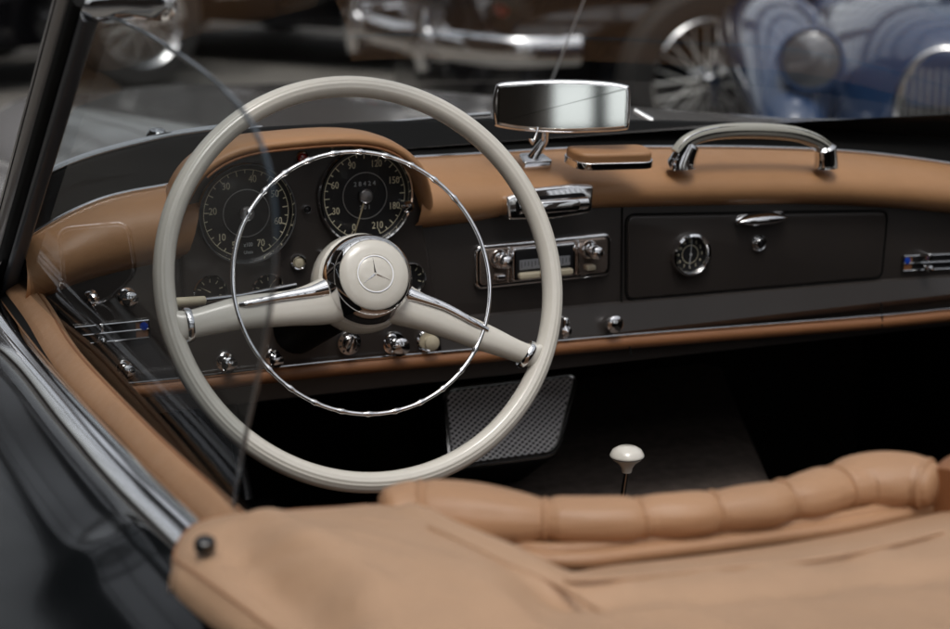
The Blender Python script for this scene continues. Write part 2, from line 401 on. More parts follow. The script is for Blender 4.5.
# --- door capping, chrome waist moulding, body side
def zl(pts, z): return [onZ(x, y, z) for x, y in pts]
def ext(L, a=.5, b=.35):
    L = list(L); return [L[0]+(L[0]-L[1]).normalized()*a]+L+[L[-1]+(L[-1]-L[-2]).normalized()*b]
capI = zl([(16, 262), (48, 302), (78, 350), (143, 419), (190, 463), (238, 505)], .742)
capO = zl([(-8, 272), (18, 306), (48, 352), (112, 419), (158, 467), (203, 510)], .738)
capI = ext(capI, .12, .3); capO = [p.lerp(q_, .24)+V((0, 0, -.005)) for p, q_ in zip(ext(capO, .12, .3), capI)]
mid = [a.lerp(b, .5)+V((0, 0, .0)) for a, b in zip(capI, capO)]
rows = [[p+V((.004, 0, -.05)) for p in capI], [p+V((.004, 0, -.008)) for p in capI], [p+V((.002, 0, -.002)) for p in capI], [a.lerp(b, .2)+V((0, 0, .002)) for a, b in zip(capI, capO)],
        [p+V((0, 0, .003)) for p in mid], [a.lerp(b, .8)+V((0, 0, .001)) for a, b in zip(capI, capO)], [p+V((-.002, 0, -.004)) for p in capO], [p+V((-.002, 0, -.03)) for p in capO]]
cap = obj('door_capping', loft(rows, 50), TAN, car, angle=60)
obj('capping_seam', G().tube(resample(catmull([a.lerp(b, .16)+V((0, 0, .0016)) for a, b in zip(capI, capO)], 6), 50), .0011, 6), TRIM, cap)
chI = ext(zl([(-6, 292), (43, 357), (100, 421), (150, 473), (190, 512)], .728), .3, .25)
chM = ext(zl([(-18, 314), (22, 362), (76, 426), (128, 482), (176, 528)], .729), .3, .25)
chO = ext(zl([(-40, 318), (8, 366), (54, 424), (106, 485), (168, 548)], .719), .3, .25)
L = lambda a, b, s, dz: [p.lerp(q, s)+V((0, 0, dz)) for p, q in zip(a, b)]
rows = [L(chI, chI, 0, -.02), L(chI, chI, 0, .001), L(chI, chM, .06, .0045), L(chI, chM, .2, .0060), L(chI, chM, .5, .0065), L(chI, chM, .8, .0055), L(chI, chM, .95, .0025), L(chM, chO, .04, .0015),
        L(chM, chO, .10, .0035), L(chM, chO, .5, .0040), L(chM, chO, .9, .0025), L(chO, chO, 0, -.001), L(chO, chO, 0, -.012)]
obj('waist_moulding', loft(rows, 60), mat('moulding_chrome', (.86, .86, .87), .10, 1), car, angle=70)
# black seal between capping and moulding
rows = [L(chI, chI, 0, -.004), [p+V((.002, 0, -.006)) for p in capO]]
obj('window_seal', loft(rows, 50), BLACK, car)
ridge = resample(catmull(zl([(-160, 250), (-80, 360), (-20, 440), (30, 520), (66, 570), (96, 588), (128, 580), (150, 562), (176, 540)], .68), 10), 160)
RS = (ridge[1]-ridge[0]).length/(.022*1.772)
offs = [V((0, -.012, 0)), V((-.008, -.013, 0)), V((-.02, -.017, 0)), V((-.036, -.025, 0)), V((-.055, -.040, 0)), V((-.075, -.062, 0)), V((-.095, -.092, 0)), V((-.113, -.135, 0)), V((-.127, -.20, 0)), V((-.136, -.30, 0)), V((-.13, -.5, 0))]
offs = resample(catmull(offs, 8), 90)
cx0, cx1 = chO[1], chO[-2]; CH = catmull(chO, 12)
base = [cx0.lerp(cx1, t) for t in [-1.2+3.6*k/239 for k in range(240)]]
for i, p in enumerate(base):        # keep to the moulding where it curves
    for u_, w_ in zip(CH, CH[1:]):
        if w_.y <= p.y <= u_.y: base[i] = u_.lerp(w_, (u_.y-p.y)/(u_.y-w_.y))
base = [p+V((0, 0, -.002)) for p in base]
sm = [p.copy() for p in base]
for _ in range(12): sm = [sm[0]]+[(sm[i-1]+sm[i]*2+sm[i+1])/4 for i in range(1, len(sm)-1)]+[sm[-1]]
rows = []
for o in offs:
    r = []
    for p in sm:
        q = p+V((o.x*1.25+.001, 0, o.y+.004)); hh = sum(exp(-((q.x-k.x)**2+(q.y-k.y)**2)/.022**2) for k in ridge)*RS if o.y > -.25 else 0
        r.append(q+V((-.4, 0, 1)).normalized()*(.005*hh))
    rows.append(r)
body = obj('body_side', G().grid(rows), PAINT, car, angle=180)
# joint between door and rear wing
gp = resample(catmull([onZ(172, 552, .700), onZ(158, 590, .668), onZ(140, 622, .64), onZ(128, 660, .61)], 8), 20)
obj('door_gap', G().tube(gp, .0016, 6), BLACK, body)
# rear deck under the cover, far side and tail
rows = []
for j in range(16):
    y = -1.05-1.3*j/15; rows.append([V((x, y, .70-.10*(j/15)**2-.22*abs(x/.78)**6)) for x in [-.80+1.6*i/40 for i in range(41)]])
obj('rear_deck', G().grid(rows), PAINT, car)
rows = [[V((.72, y, z)) for y in (-2.3, -1.5, -.8, 0, .3)] for z in (.72, .70, .5, .2)]
obj('far_door', G().grid([[V((.70, y, .745)) for y in (-1.2, -.8, 0, .25)], [V((.76, y, .745)) for y in (-1.2, -.8, 0, .25)], [V((.84, y, .5)) for y in (-1.2, -.8, 0, .25)], [V((.84, y, .2)) for y in (-1.2, -.8, 0, .25)]]), PAINT, car)
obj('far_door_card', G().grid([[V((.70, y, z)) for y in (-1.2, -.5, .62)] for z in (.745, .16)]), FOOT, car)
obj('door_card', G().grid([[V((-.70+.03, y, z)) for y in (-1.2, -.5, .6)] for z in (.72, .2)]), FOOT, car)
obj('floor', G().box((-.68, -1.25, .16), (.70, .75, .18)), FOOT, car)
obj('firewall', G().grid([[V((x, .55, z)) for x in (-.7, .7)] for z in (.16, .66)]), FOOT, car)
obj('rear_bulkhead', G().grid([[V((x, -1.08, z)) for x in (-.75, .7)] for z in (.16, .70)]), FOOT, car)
for px_ in (-.50, -.38):
    pe = obj('pedal', G().prism(rrect(.055, .075, .008), 0, .012, .004), BLACK, car, frame((px_, .30, .34), (1, 0, 0), (0, .5, 1)))
    obj('pedal_rod', G().tube([(px_, .31, .34), (px_, .40, .50)], .007, 10), STEEL, pe)
# transmission tunnel: its right shoulder runs through the picture
r0, r1 = onZ(713, 345, .40), onZ(772, 480, .40)
rows = []
for t in (-1.0, 0, 1, 2.2):
    c = r0.lerp(r1, t); rows.append([V((-.14, c.y, .18)), V((-.13, c.y, .38)), V((-.11, c.y, .40)), V((c.x-.03, c.y, .402)), V((c.x, c.y, .39)), V((c.x+.02, c.y, .18))])
obj('transmission_tunnel', G().grid(rows), CARPET, car)

# door mirror outside the driver's window, seen as a reflection in the glass
vx = -.612; vc = onX(98, 263, vx); vn = (CAM-vc).normalized()
dm = V((2*XW-vc.x, vc.y, vc.z)); dn = V((-vn.x, vn.y, vn.z)); FM = fN(dm, dn); k_ = (vc-CAM).dot(CF)/1900
o = rpoly([(38*k_, 36*k_), (-32*k_, 40*k_), (-38*k_, -14*k_), (-4*k_, -42*k_), (34*k_, -36*k_)], 14*k_)
dmo = obj('door_mirror', G().prism(o, -.018, .0, .003), CHROME, car, FM)
obj('mirror_rim', G().tube([(x, y, .001) for x, y in o], .0016, 8, closed=True), CHROME, dmo, FM)
obj('mirror_glass', G().prism(offset(o, -.0035), 0, .0012, .0002), DIAL, dmo, FM)  # black colour stands in for the dark surroundings this mirror would reflect
obj('mirror_stem', G().tube([dm+V((0, .012, -.03)), dm+V((.0, .02, -.07)), dm+V((.03, .02, -.11))], [.006, .005, .008], 12), CHROME, dmo)

# ------------------------------------------------------------------ instruments
def dialgauge(name, x, y, R, nums, needle_ang, a0, a1, nt, extra, tilt=0, rh=.0245, fs=.0105):
    m = DF(x, y, .010)
    bez = obj(name, G().lathe([(R*.93, .000), (R*1.0, .002), (R*1.01, .005), (R*.985, .0078), (R*.955, .0075), (R*.93, .004), (R*.915, .001)], 72), CHROME, podo, m)
    obj('dial', G().lathe([(R*.93, .0005), (.0001, .0007)], 64), DIAL, bez, m)
    g = G()
    for s, a, rr in nums:
        a = radians(a); textmesh(g, s, fs, m_loc(rr*cos(a), rr*sin(a), .0012), .82)
    obj('numerals', g, MARK, bez, m, smooth=False)
    g = G()
    for k in range(nt):
        a = radians(a0+(a1-a0)*k/(nt-1)); l = .0055 if k % 2 == 0 else .0032; wd = .0005
        c, s_ = cos(a), sin(a); r1_, r2_ = R*.85-l, R*.85
        g.add([(r1_*c-wd*s_, r1_*s_+wd*c, .0011), (r2_*c-wd*s_, r2_*s_+wd*c, .0011), (r2_*c+wd*s_, r2_*s_-wd*c, .0011), (r1_*c+wd*s_, r1_*s_-wd*c, .0011)], [(0, 1, 2, 3)])
    rows = [[(rr*cos(radians(a0+(a1-a0)*k/60)), rr*sin(radians(a0+(a1-a0)*k/60)), .0011) for k in range(61)] for rr in (R*.85, R*.862)]
    g.grid(rows); obj('scale_marks', g, MARK, bez, m, smooth=False)
    obj('inner_ring', G().lathe([(rh-.0005, .001), (rh-.0004, .0018), (rh+.0004, .0018), (rh+.0005, .001)], 64), GREYM, bez, m)
    a = radians(needle_ang); c, s_ = cos(a), sin(a); g = G()
    Ln = R*.82; pts = [(-s_*.0011, c*.0011, .0032), (c*Ln-s_*.0004, s_*Ln+c*.0004, .0032), (c*Ln+s_*.0004, s_*Ln-c*.0004, .0032), (s_*.0011, -c*.0011, .0032)]
    g.add(pts+[(p[0], p[1], .0038) for p in pts], [(0, 1, 2, 3), (4, 5, 6, 7), (0, 1, 5, 4), (1, 2, 6, 5), (2, 3, 7, 6)])
    obj('needle', g, NEEDLE, bez, m, smooth=False)
    obj('needle_cap', G().lathe([(.0075, .002), (.0075, .0055), (.006, .007), (.0001, .0075)], 32), STEEL, bez, m)
    if extra:
        for s, ex, ey, es, sx in extra: g = G(); textmesh(g, s, es, m_loc(ex, ey, .0012), sx); obj('counter_digits', g, WHITE, bez, m, smooth=False)
    obj('dial_glass', G().lathe([(R*.93, .0062), (R*.6, .0072), (.0001, .0078)], 64), DGLASS, bez, m)
    return bez
def m_loc(x, y, z): return Matrix.Translation((x, y, z))
RG = .0525
nr = .0355
dialgauge('speedometer', 364.5, 195.5, RG, [(s, 249-45.2*i, nr) for i, s in enumerate(['0', '30', '60', '90', '120', '150', '180', '210'])], 252, 249, -68, 29,
          [(' '.join('28424'), 0, .0125, .0068, 1.0), ('2 0 1', 0, -.0125, .006, 1.0)])
dialgauge('tachometer', 246, 213, RG, [('5', 246, nr)]+[(s, 221-47.8*i, nr) for i, s in enumerate(['10', '20', '30', '40', '50', '60', '70'])], 252, 249, -68, 27,
          [('x100', .001, -.033, .006, .8), ('U/min', .001, -.041, .005, .8)])
# trip reset on the speedometer rim
m = DF(406, 206, .02); obj('trip_reset', G().lathe([(.0025, -.01), (.0025, 0), (.006, .001), (.0065, .006), (.004, .009), (.0001, .0095)], 24), CHROME, podo, m)
def smallgauge(x, y, R, a, off=.010):
    m = DF(x, y, off)
    b = obj('small_gauge', G().lathe([(R*.84, 0), (R, .0015), (R, .004), (R*.94, .0055), (R*.86, .003), (R*.83, .0005)], 40), CHROME, podo, m)
    obj('dial', G().lathe([(R*.84, .0006), (.0001, .0007)], 40), DIAL, b, m)
    g = G()
    for k in range(7):
        q = radians(200-220*k/6); c, s_ = cos(q), sin(q); r1_, r2_ = R*.55, R*.75; wd = .0004
        g.add([(r1_*c-wd*s_, r1_*s_+wd*c, .001), (r2_*c-wd*s_, r2_*s_+wd*c, .001), (r2_*c+wd*s_, r2_*s_-wd*c, .001), (r1_*c+wd*s_, r1_*s_-wd*c, .001)], [(0, 1, 2, 3)])
    q = radians(a); c, s_ = cos(q), sin(q); wd = .0005
    g.add([(-wd*s_, wd*c, .002), (R*.7*c, R*.7*s_, .002), (wd*s_, -wd*c, .002)], [(0, 1, 2)])
    obj('scale_marks', g, MARK, b, m, smooth=False)
    obj('dial_glass', G().lathe([(R*.84, .0035), (.0001, .0045)], 32), DGLASS, b, m)
smallgauge(210, 292, .0185, 150); smallgauge(268, 290, .0185, 60); smallgauge(410, 278, .0175, 120)
def lathepart(name, x, y, prof, mat_, off=0.0, parent=None, n=32, up=0):
    return obj(name, G().lathe(prof, n), mat_, parent or dash, DF(x, y, off))
# indicator lights and small fittings
def lamp(x, y, R, lens, off=.010):
    b = lathepart('warning_lamp', x, y, [(R, 0), (R*1.02, .003), (R*.85, .005), (R*.7, .004), (R*.68, .001)], CHROME, off, podo)
    obj('lens', G().lathe([(R*.68, .002), (R*.5, .0042), (.0001, .005)], 24), lens, b, DF(x, y, off))
lamp(298, 262, .0085, IVORY); lamp(302, 158, .0075, REDL); lamp(321, 253, .004, DIAL); lamp(306, 209, .0045, DIAL); lamp(331, 146, .003, IVORY)
# pull knobs
def knob(x, y, R, mat_=CHROME, off=0.0, L_=.02, par=None, rot=None, nm='knob'):
    m = DF(x, y, off)
    if rot: m = m @ rot
    b = obj(nm, G().lathe([(R*1.15, 0), (R*1.2, .0015), (R*1.1, .003), (R*.55, .0035), (R*.42, .006), (R*.42, L_*.55), (R*.8, L_*.62), (R*.98, L_*.75), (R*.95, L_*.88), (R*.6, L_*.98), (.0001, L_)], 36), mat_, par or dash, m)
    return b
knob(225, 361, .0085, off=.01); knob(272, 357, .0075, off=.01)
knob(394, 343, .0105, off=.01, L_=.024)
k1 = knob(427, 340, .0085, IVORY, .01, .018)
obj('collar', G().lathe([(.0128, 0), (.013, .003), (.011, .0045), (.0095, .003)], 32), CHROME, k1, DF(427, 340, .01))
knob(606, 320, .0105, L_=.026); knob(90, 296, .0065, L_=.022); knob(126, 296, .0085, L_=.022); knob(124, 368, .0075, L_=.02)
# rotary light switch with arrow lever and markings
m = DF(348, 342, .01); R = .0135
ls = obj('light_switch', G().lathe([(R, 0), (R*1.02, .003), (R*.95, .005), (R*.62, .0055), (R*.58, .008), (R*.5, .009), (.0001, .0092)], 48), CHROMEW, podo, m)
g = G().prism(rpoly([(-.0025, -.009), (.0025, -.009), (.0018, .0095), (-.0018, .0095)], .001), .008, .015, .001); obj('switch_lever', g, CHROME, ls, m @ Matrix.Rotation(radians(-20), 4, 'Z'))
g = G()
for k in range(9):
    q = radians(30+150*k/4); g.box((-.0009, R*.7, .0052), (.0009, R*.88, .0058), .0002, Matrix.Rotation(radians(-140+35*k), 4, 'Z'))
obj('switch_marks', g, DIAL, ls, m)
# heater levers: chrome framed twin slots with a slider
def heater(x0, y0, x1, y1, blue_right, slide, nm='heater_control'):
    a, b = onY(x0, y0), onY(x1, y1); w_ = abs(b.x-a.x); c = (a+b)/2; h_ = .018
    m = frame(c, (b-a) if b.x > a.x else (a-b), (0, 0, 1))
    g = G()
    for yy in (-h_/2, 0, h_/2): g.tube([(-w_/2, yy, .003), (w_/2, yy, .003)], .0011, 8)
    for xx in (-w_/2, w_/2): g.tube([(xx, -h_/2, .003), (xx, h_/2, .003)], .0011, 8)
    o = obj(nm, g, CHROMEW, dash, m)
    obj('slot_plate', G().prism(rrect(w_, h_, .002), .0, .0014, .0004), DIAL, o, m)
    s = 1 if blue_right else -1
    obj('end_plate', G().prism(rrect(.012, h_-.002, .001, s*(w_/2-.007)), .001, .0026, .0004), TRIM, o, m)
    obj('cold_mark', G().lathe([(.0042, .0026), (.004, .0042), (.0001, .0046)], 20), BLUEM, o, m @ m_loc(s*(w_/2-.005), h_*.18, 0))
    sl = G().prism(rrect(.006, .010, .002), 0, .018, .002, m_loc(slide*w_/2, h_/2, 0)); sl.lathe([(.0035, .01), (.0045, .014), (.004, .02), (.0001, .022)], 16, m_loc(slide*w_/2, -h_/4, 0))
    obj('slider', sl, CHROME, o, m)
heater(68, 336, 148, 328, True, -.25)
heater(902, 263, 985, 259, False, -.55)
# centre lever control
m = frame((onY(503, 330)+onY(562, 325))/2, (onY(562, 325)-onY(503, 330)), (0, 0, 1))
g = G()
for yy in (-.007, 0, .007): g.tube([(-.031, yy, .004), (.026, yy, .004)], .0013, 8)
hc = obj('heater_control', g, CHROMEW, dash, m); obj('slot_plate', G().prism(rrect(.06, .018, .003), 0, .0015, .0004), DIAL, hc, m)
obj('slider', G().prism(rrect(.008, .025, .003, .034, 0), 0, .016, .003).lathe([(.005, .012), (.006, .018), (.0001, .021)], 20, m_loc(.034, -.003, 0)), CHROME, hc, m)

# --- indicator stalk
col = V((-.425, -.10, .735))
p0, p1, p2 = onY(172, 303, -.10), onY(204, 300.5, -.09), onY(240, 296, -.075)
st = obj('indicator_stalk', G().tube([p1, p2, V((-.44, -.06, .735))], [.0036, .0028, .003], 14), CHROME, car)
obj('stalk_grip', G().tube([p0, p0.lerp(p1, .08), p1], [.0035, .0052, .0046], 16), IVORY, st)

# ------------------------------------------------------------------ steering wheel
WT, WY = radians(23), radians(-3)
WN = V((sin(WY)*cos(WT), -cos(WY)*cos(WT), sin(WT))); WX = V((0, 0, 1)).cross(WN).normalized(); WC = V((-.4328, -.2405, .7765))
FW = frame(WC, WX, WN.cross(WX)); FWI = FW.inverted()
def wl(x, y, h=0.0):
    p = at(x, y, WC+WN*h, WN); q = FWI @ p; return V((q.x, q.y, h))
RO = .1965; RA = .0098; RH = .0108
rows = []
NP = 56
for i in range(160):
    A_ = 2*pi*i/160; r = []
    for k in range(NP):
        q = 2*pi*k/NP; gd = 0
        for qq in (.95, 1.35, 1.75): gd += .00075*exp(-((q-qq)/.055)**2)
        rr = RO-RA+(RA-gd)*cos(q); hh = (RH-gd)*sin(q); r.append((rr*cos(A_), rr*sin(A_), hh))
    rows.append(r)
sw_ = obj('steering_wheel', G().grid(rows, closeu=True, closev=True), CREAM, car, FW, angle=80)
def spoke(secs, m=FW):
    "secs: (xc, yc, h, halfwidth dir vec, hw, ht)"
    g = G(); rows = []
    for (x, y, h, nx, ny, hw, ht) in secs:
        r = []
        for k in range(24):
            q = 2*pi*k/24; cx = abs(cos(q))**.8*(1 if cos(q) > 0 else -1); sx_ = abs(sin(q))**.8*(1 if sin(q) > 0 else -1)
            r.append((x+nx*hw*cx, y+ny*hw*cx, h+ht*sx_))
        rows.append(r)
    g.grid(rows, closeu=True); return g
def mkspoke(upper, lower, hs, hts):
    P = catmull([wl(x, y, h) for (x, y), h in zip(upper, hs)], 6); Q = catmull([wl(x, y, h) for (x, y), h in zip(lower, hs)], 6)
    H = catmull([V((h, t, 0)) for h, t in zip(hs, hts)], 6); secs = []
    for p, q, h in zip(P, Q, H):
        c = (p+q)/2; d_ = (p-q); l = d_.to_2d().length; d_ = d_.to_2d().normalized(); secs.append((c.x, c.y, h.x, d_.x, d_.y, l/2, h.y))
    return spoke(secs)
hs = [0, .001, .003, .003, .0, -.002]; ht = [.0075, .0105, .012, .0135, .016, .018]
sl = obj('spoke', mkspoke([(166, 303), (184, 311), (236, 297), (290, 290), (322, 277), (350, 262)], [(174, 350), (188, 340), (240, 330), (290, 326), (330, 324), (350, 318)], hs, ht), CREAM, sw_, FW, angle=60)
sr = obj('spoke', mkspoke([(549, 335), (531, 345), (488, 325), (440, 303), (408, 285), (385, 262)], [(535, 372), (520, 363), (474, 348), (430, 333), (400, 325), (380, 320)], hs, ht), CREAM, sw_, FW, angle=60)
for a, b in (((186, 309), (191, 341)), ((533, 343), (520, 366))):       # chrome bands
    p, q = wl(*a, .001), wl(*b, .001); d_ = (p-q).to_2d(); l = d_.length/2+.0006; d_ = d_.normalized(); c = (p+q)/2; t = V((-d_.y, d_.x))
    g = G(); rows = []
    for o in (-.003, -.0015, .0015, .003):
        e = .0004 if abs(o) > .002 else .0012
        rows.append([(c.x+t.x*o+d_.x*(l+e-.0004)*cos(2*pi*k/28), c.y+t.y*o+d_.y*(l+e-.0004)*cos(2*pi*k/28), .001+(.012+e)*sin(2*pi*k/28)) for k in range(28)])
    g.grid(rows, closeu=True); obj('spoke_band', g, CHROME, sw_, FW)
hub = obj('hub', G().lathe([(.030, -.06), (.038, -.045), (.045, -.028), (.0475, -.014), (.0465, -.004), (.0445, .002), (.041, .004)], 64), CREAM, sw_, FW)
obj('hub_bezel', G().lathe([(.041, .0), (.0425, .004), (.0425, .010), (.0405, .018), (.0375, .026), (.0350, .0300), (.0330, .0312), (.0322, .0290)], 80), CHROME, hub, FW)
obj('horn_button', G().lathe([(.0325, .0290), (.0325, .0312), (.0312, .0325), (.024, .0345), (.0185, .0352), (.018, .0348), (.0175, .0352), (.010, .0362), (.0001, .0366)], 80), CREAM, hub, FW)
# three pointed star in a ring
g = G()
rr = .0168; g.lathe([(rr-.0006, .0347), (rr-.0003, .0360), (rr+.0003, .0360), (rr+.0006, .0347)], 64)
for k in range(3):
    m = Matrix.Rotation(radians(120*k+2), 4, 'Z'); zb, zt = .0358, .0378
    g.add([(0, .0155, zb), (.0018, .0012, zb), (0, 0, zb), (-.0018, .0012, zb), (0, .001, zt)], [(0, 1, 4), (1, 2, 4), (2, 3, 4), (3, 0, 4)], m)
obj('star_emblem', g, CHROME, hub, FW, smooth=False)
# horn ring
HR, HH = .1225, .014
off = wl(364, 281.5, HH)
path = []; rad = []
for i in range(288):
    a = 2*pi*i/288; path.append((off.x+HR*cos(a), off.y+HR*sin(a), HH))
    deg = math.degrees(a); br = max(0, cos(a*30))**6*.0011
    if 25 < deg < 155 or 205 < deg < 335: rad.append(.0021+br)
    else: rad.append(.0021)
horn = obj('horn_ring', G().tube(path, rad, 12, closed=True), CHROME, sw_, FW)
g = G()
for pts, rd in ((((326, 288), (310, 292), (280, 297), (250, 303), (239, 305)), (.0085, .0055, .0038, .003, .0024)), (((402, 292), (418, 297), (446, 307), (474, 322), (488, 330)), (.0085, .0055, .0038, .0032, .0026))):
    P = catmull([wl(x, y, h) for (x, y), h in zip(pts, (.014, .0165, .0175, .017, .0145))], 6)
    n_ = len(P); R_ = [rd[min(int(i/6), 4)]+(rd[min(int(i/6)+1, 4)]-rd[min(int(i/6), 4)])*((i % 6)/6) for i in range(n_)]
    obj('horn_arm', G().tube(P, [q*.62 for q in R_], 16, up=(0, 0, 1), flat=1.5), CHROME, horn, FW)
obj('steering_column', G().tube([WC-WN*.06, WC-WN*.45], [.030, .026], 24), BLACK, car)

# ------------------------------------------------------------------ dash fittings
# ashtray / speaker pull in the pad
m = frame(onY(549.5, 203, -.028), (1, -.02, .0), (0, .12, 1)); w_, h_ = .104, .034
asht = obj('ashtray', G().prism(rpoly([(-w_/2, -.014), (-w_/2-.001, .010), (-.02, .0175), (.03, .0185), (w_/2, .016), (w_/2-.004, -.0135), (0, -.017)], .005), -.02, .006, .003), CHROME, dash, m)
obj('ashtray_recess', G().prism(rrect(w_-.018, .020, .008, 0, -.001), .0055, .0068, .0005), BLACK, asht, m)
rows = []
for k in range(9):
    q = pi*k/8; rows.append([(x, -.009+.0075*(1-cos(q))*1.0-.0005, .006+.008*sin(q)) for x in [-.041+.082*i/20 for i in range(21)]])
obj('ashtray_lid', G().grid(rows), CHROMEW, asht, m)
obj('ashtray_grip', G().prism(rrect(.050, .013, .006, .005, -.003), .012, .0165, .002), CHROME, asht, m)
# radio
m = frame(onY(542, 260), onY(606, 253)-onY(480, 266), (0, 0, 1)); w_ = (onY(610, 253)-onY(474, 266)).length*1.0; h_ = .050
radio = obj('radio', G().prism(rrect(w_, h_, .009), 0, .006, .003), CHROME, dash, m)
pl_ = mat('radio_tan_reflection', (.52, .42, .36), .2, .85)  # brown tint stands in for tan leather reflected in the chrome
obj('radio_surround', G().prism(rrect(w_-.010, h_-.010, .006), .004, .0068, .001), pl_, radio, m)
win = obj('radio_window_frame', G().prism(rrect(.078, .038, .004, -.002, 0), .006, .011, .002), CHROME, radio, m)
obj('scale_window', G().prism(rrect(.070, .031, .002, -.002, 0), .010, .0114, .0003), DIAL, radio, m)
obj('tuning_scale', G().prism(rrect(.062, .011, .001, -.002, -.0005), .0112, .0120, .0002), mat('scale_grey', (.30, .31, .33), .4), radio, m)
g = G()
for k in range(15): g.box((-.031+k*.0042, -.002 if k % 3 else -.004, .0121), (-.0304+k*.0042, .003, .0124), .0001)
obj('scale_ticks', g, DIAL, radio, m)
obj('preset_bar', G().prism(rrect(.066, .0075, .003, -.002, -.0125), .011, .017, .002), IVORY, radio, m)
obj('station_button', G().prism(rrect(.018, .0055, .002, -.002, -.0125), .0165, .0185, .001), mat('bronze', (.3, .18, .1), .3, .6), radio, m)
for s, dx in ((-1, -.0555), (1, .0555)):
    mm = m @ m_loc(dx, .008, .006)
    kn = obj('knob', G().lathe([(.0105, 0), (.0105, .003), (.0085, .006), (.0045, .007), (.0045, .012), (.0072, .013), (.0078, .018), (.0068, .0225), (.004, .0245), (.0001, .025)], 32), CHROME, radio, mm)
    mm = m @ m_loc(dx+.001, -.0125, .006)
    obj('tone_button', G().prism(rrect(.011, .006, .002), 0, .005, .0015), CHROME if s < 0 else IVORY, radio, mm)
for dx in (-.0435, .0405):
    obj('radio_pillar', G().prism(rrect(.003, .040, .0015, dx, 0), .006, .009, .001), CHROME, radio, m)

# glovebox door
gb = [(627, 216), (886, 212), (880, 277), (627, 299)]
gp_ = [(onY(x, y).x, onY(x, y).z) for x, y in gb]
gl = obj('glovebox_door', G().prism(rpoly(gp_, .010, 6), -.002, .0028, .002, seg=3), DASH, dash, Fd)
go = offset(rpoly(gp_, .010, 6), .0022)
obj('door_seam', G().tube([(x, y, .0006) for x, y in go], .0012, 6, closed=True), BLACK, gl, Fd)
sx0 = onY(622, 207); sx1 = onY(623, 346)
obj('panel_seam', G().tube([V((sx0.x, -.0008, sx0.z)), V((sx0.x+.001, -.002, sx1.z+.04)), V((sx1.x, -.016, sx1.z+.004)), V((sx1.x, -.020, sx1.z-.008))], .0011, 6), BLACK, dash)
sx0 = onY(879, 280); obj('panel_seam', G().tube([V((sx0.x, -.002, sx0.z)), V((sx0.x-.004, -.016, sx0.z-.045)), V((sx0.x-.005, -.018, sx0.z-.055))], .0011, 6), BLACK, dash)
# handle
m = DF(760, 218, .004)
rows = []
for k in range(13):
    q = pi*k/12
    rows.append([(.0345*sin(pi*i/24-pi/2), (.008*(1-abs(sin(pi*i/24-pi/2))**3.0)+.0005)*(-cos(q)*.9)-.001, (.012*cos(pi*i/24-pi/2)**.5 if abs(i-12) < 12 else 0)*sin(q)+.001) for i in range(25)])
obj('handle', G().grid(rows).prism(rrect(.066, .012, .0055, 0, 0), -.003, .001, .0006), CHROME, gl, m)
m = DF(758.5, 243, .0028)
lk = obj('lock', G().lathe([(.0098, 0), (.0098, .002), (.0085, .0035), (.0072, .003), (.0070, .002), (.0062, .0045), (.005, .0055), (.0001, .0058)], 32), CHROMEW, gl, m)
obj('keyhole', G().prism(rrect(.0015, .006, .0006), .0056, .0062, .0001), DIAL, lk, m)
# clock
m = DF(689.5, 254, .0028); R = .0255
ck = obj('clock', G().lathe([(R*.80, 0), (R*.96, .001), (R, .004), (R*.96, .0075), (R*.86, .0085), (R*.78, .006), (R*.765, .002)], 60), CHROME, gl, m)
obj('dial', G().lathe([(R*.8, .001), (.0001, .0011)], 48), DIAL, ck, m)
g = G()
for k in range(1, 13):
    q = radians(90-30*k); textmesh(g, str(k), .0050, m_loc(R*.60*cos(q), R*.60*sin(q), .0015), .8, .0001)
rows = [[(rr_*cos(2*pi*k/60), rr_*sin(2*pi*k/60), .0014) for k in range(60)] for rr_ in (R*.40, R*.42)]; g.grid(rows, closeu=True)
obj('numerals', g, MARK, ck, m, smooth=False)
g = G()
for a, l, wd in ((87, .72, .0005), (264, .62, .0007)):
    q = radians(a); c, s_ = cos(q), sin(q); g.add([(-wd*s_, wd*c, .003), (R*l*c-wd*.5*s_, R*l*s_+wd*.5*c, .003), (R*l*c+wd*.5*s_, R*l*s_-wd*.5*c, .003), (wd*s_, -wd*c, .003)], [(0, 1, 2, 3)])
g.lathe([(.0016, .003), (.0014, .004), (.0001, .0042)], 16); obj('hands', g, WHITE, ck, m, smooth=False)
obj('dial_glass', G().lathe([(R*.78, .0055), (.0001, .0068)], 40), DGLASS, ck, m)
# small padded lid on the pad
zt = .828
q0, q1, q2, q3 = onZ(562, 150, .845), onZ(643, 148, .845), onZ(655, 158, .838), onZ(582, 160, .838)
c = (q0+q1+q2+q3)/4; fm = frame(c, (q2-q3), (0, 1, .25)); fi = fm.inverted(); loc = [((fi @ q).x, (fi @ q).y) for q in (q0, q1, q2, q3)]
o = rpoly(loc, .012, 6)
lid = obj('dash_lid', G().prism(o, -.005, .006, .0042, seg=6), TANPAD, dash, fm, angle=80)
obj('lid_frame', G().prism(offset(o, .0018), -.012, -.004, .001), CHROME, lid, fm)
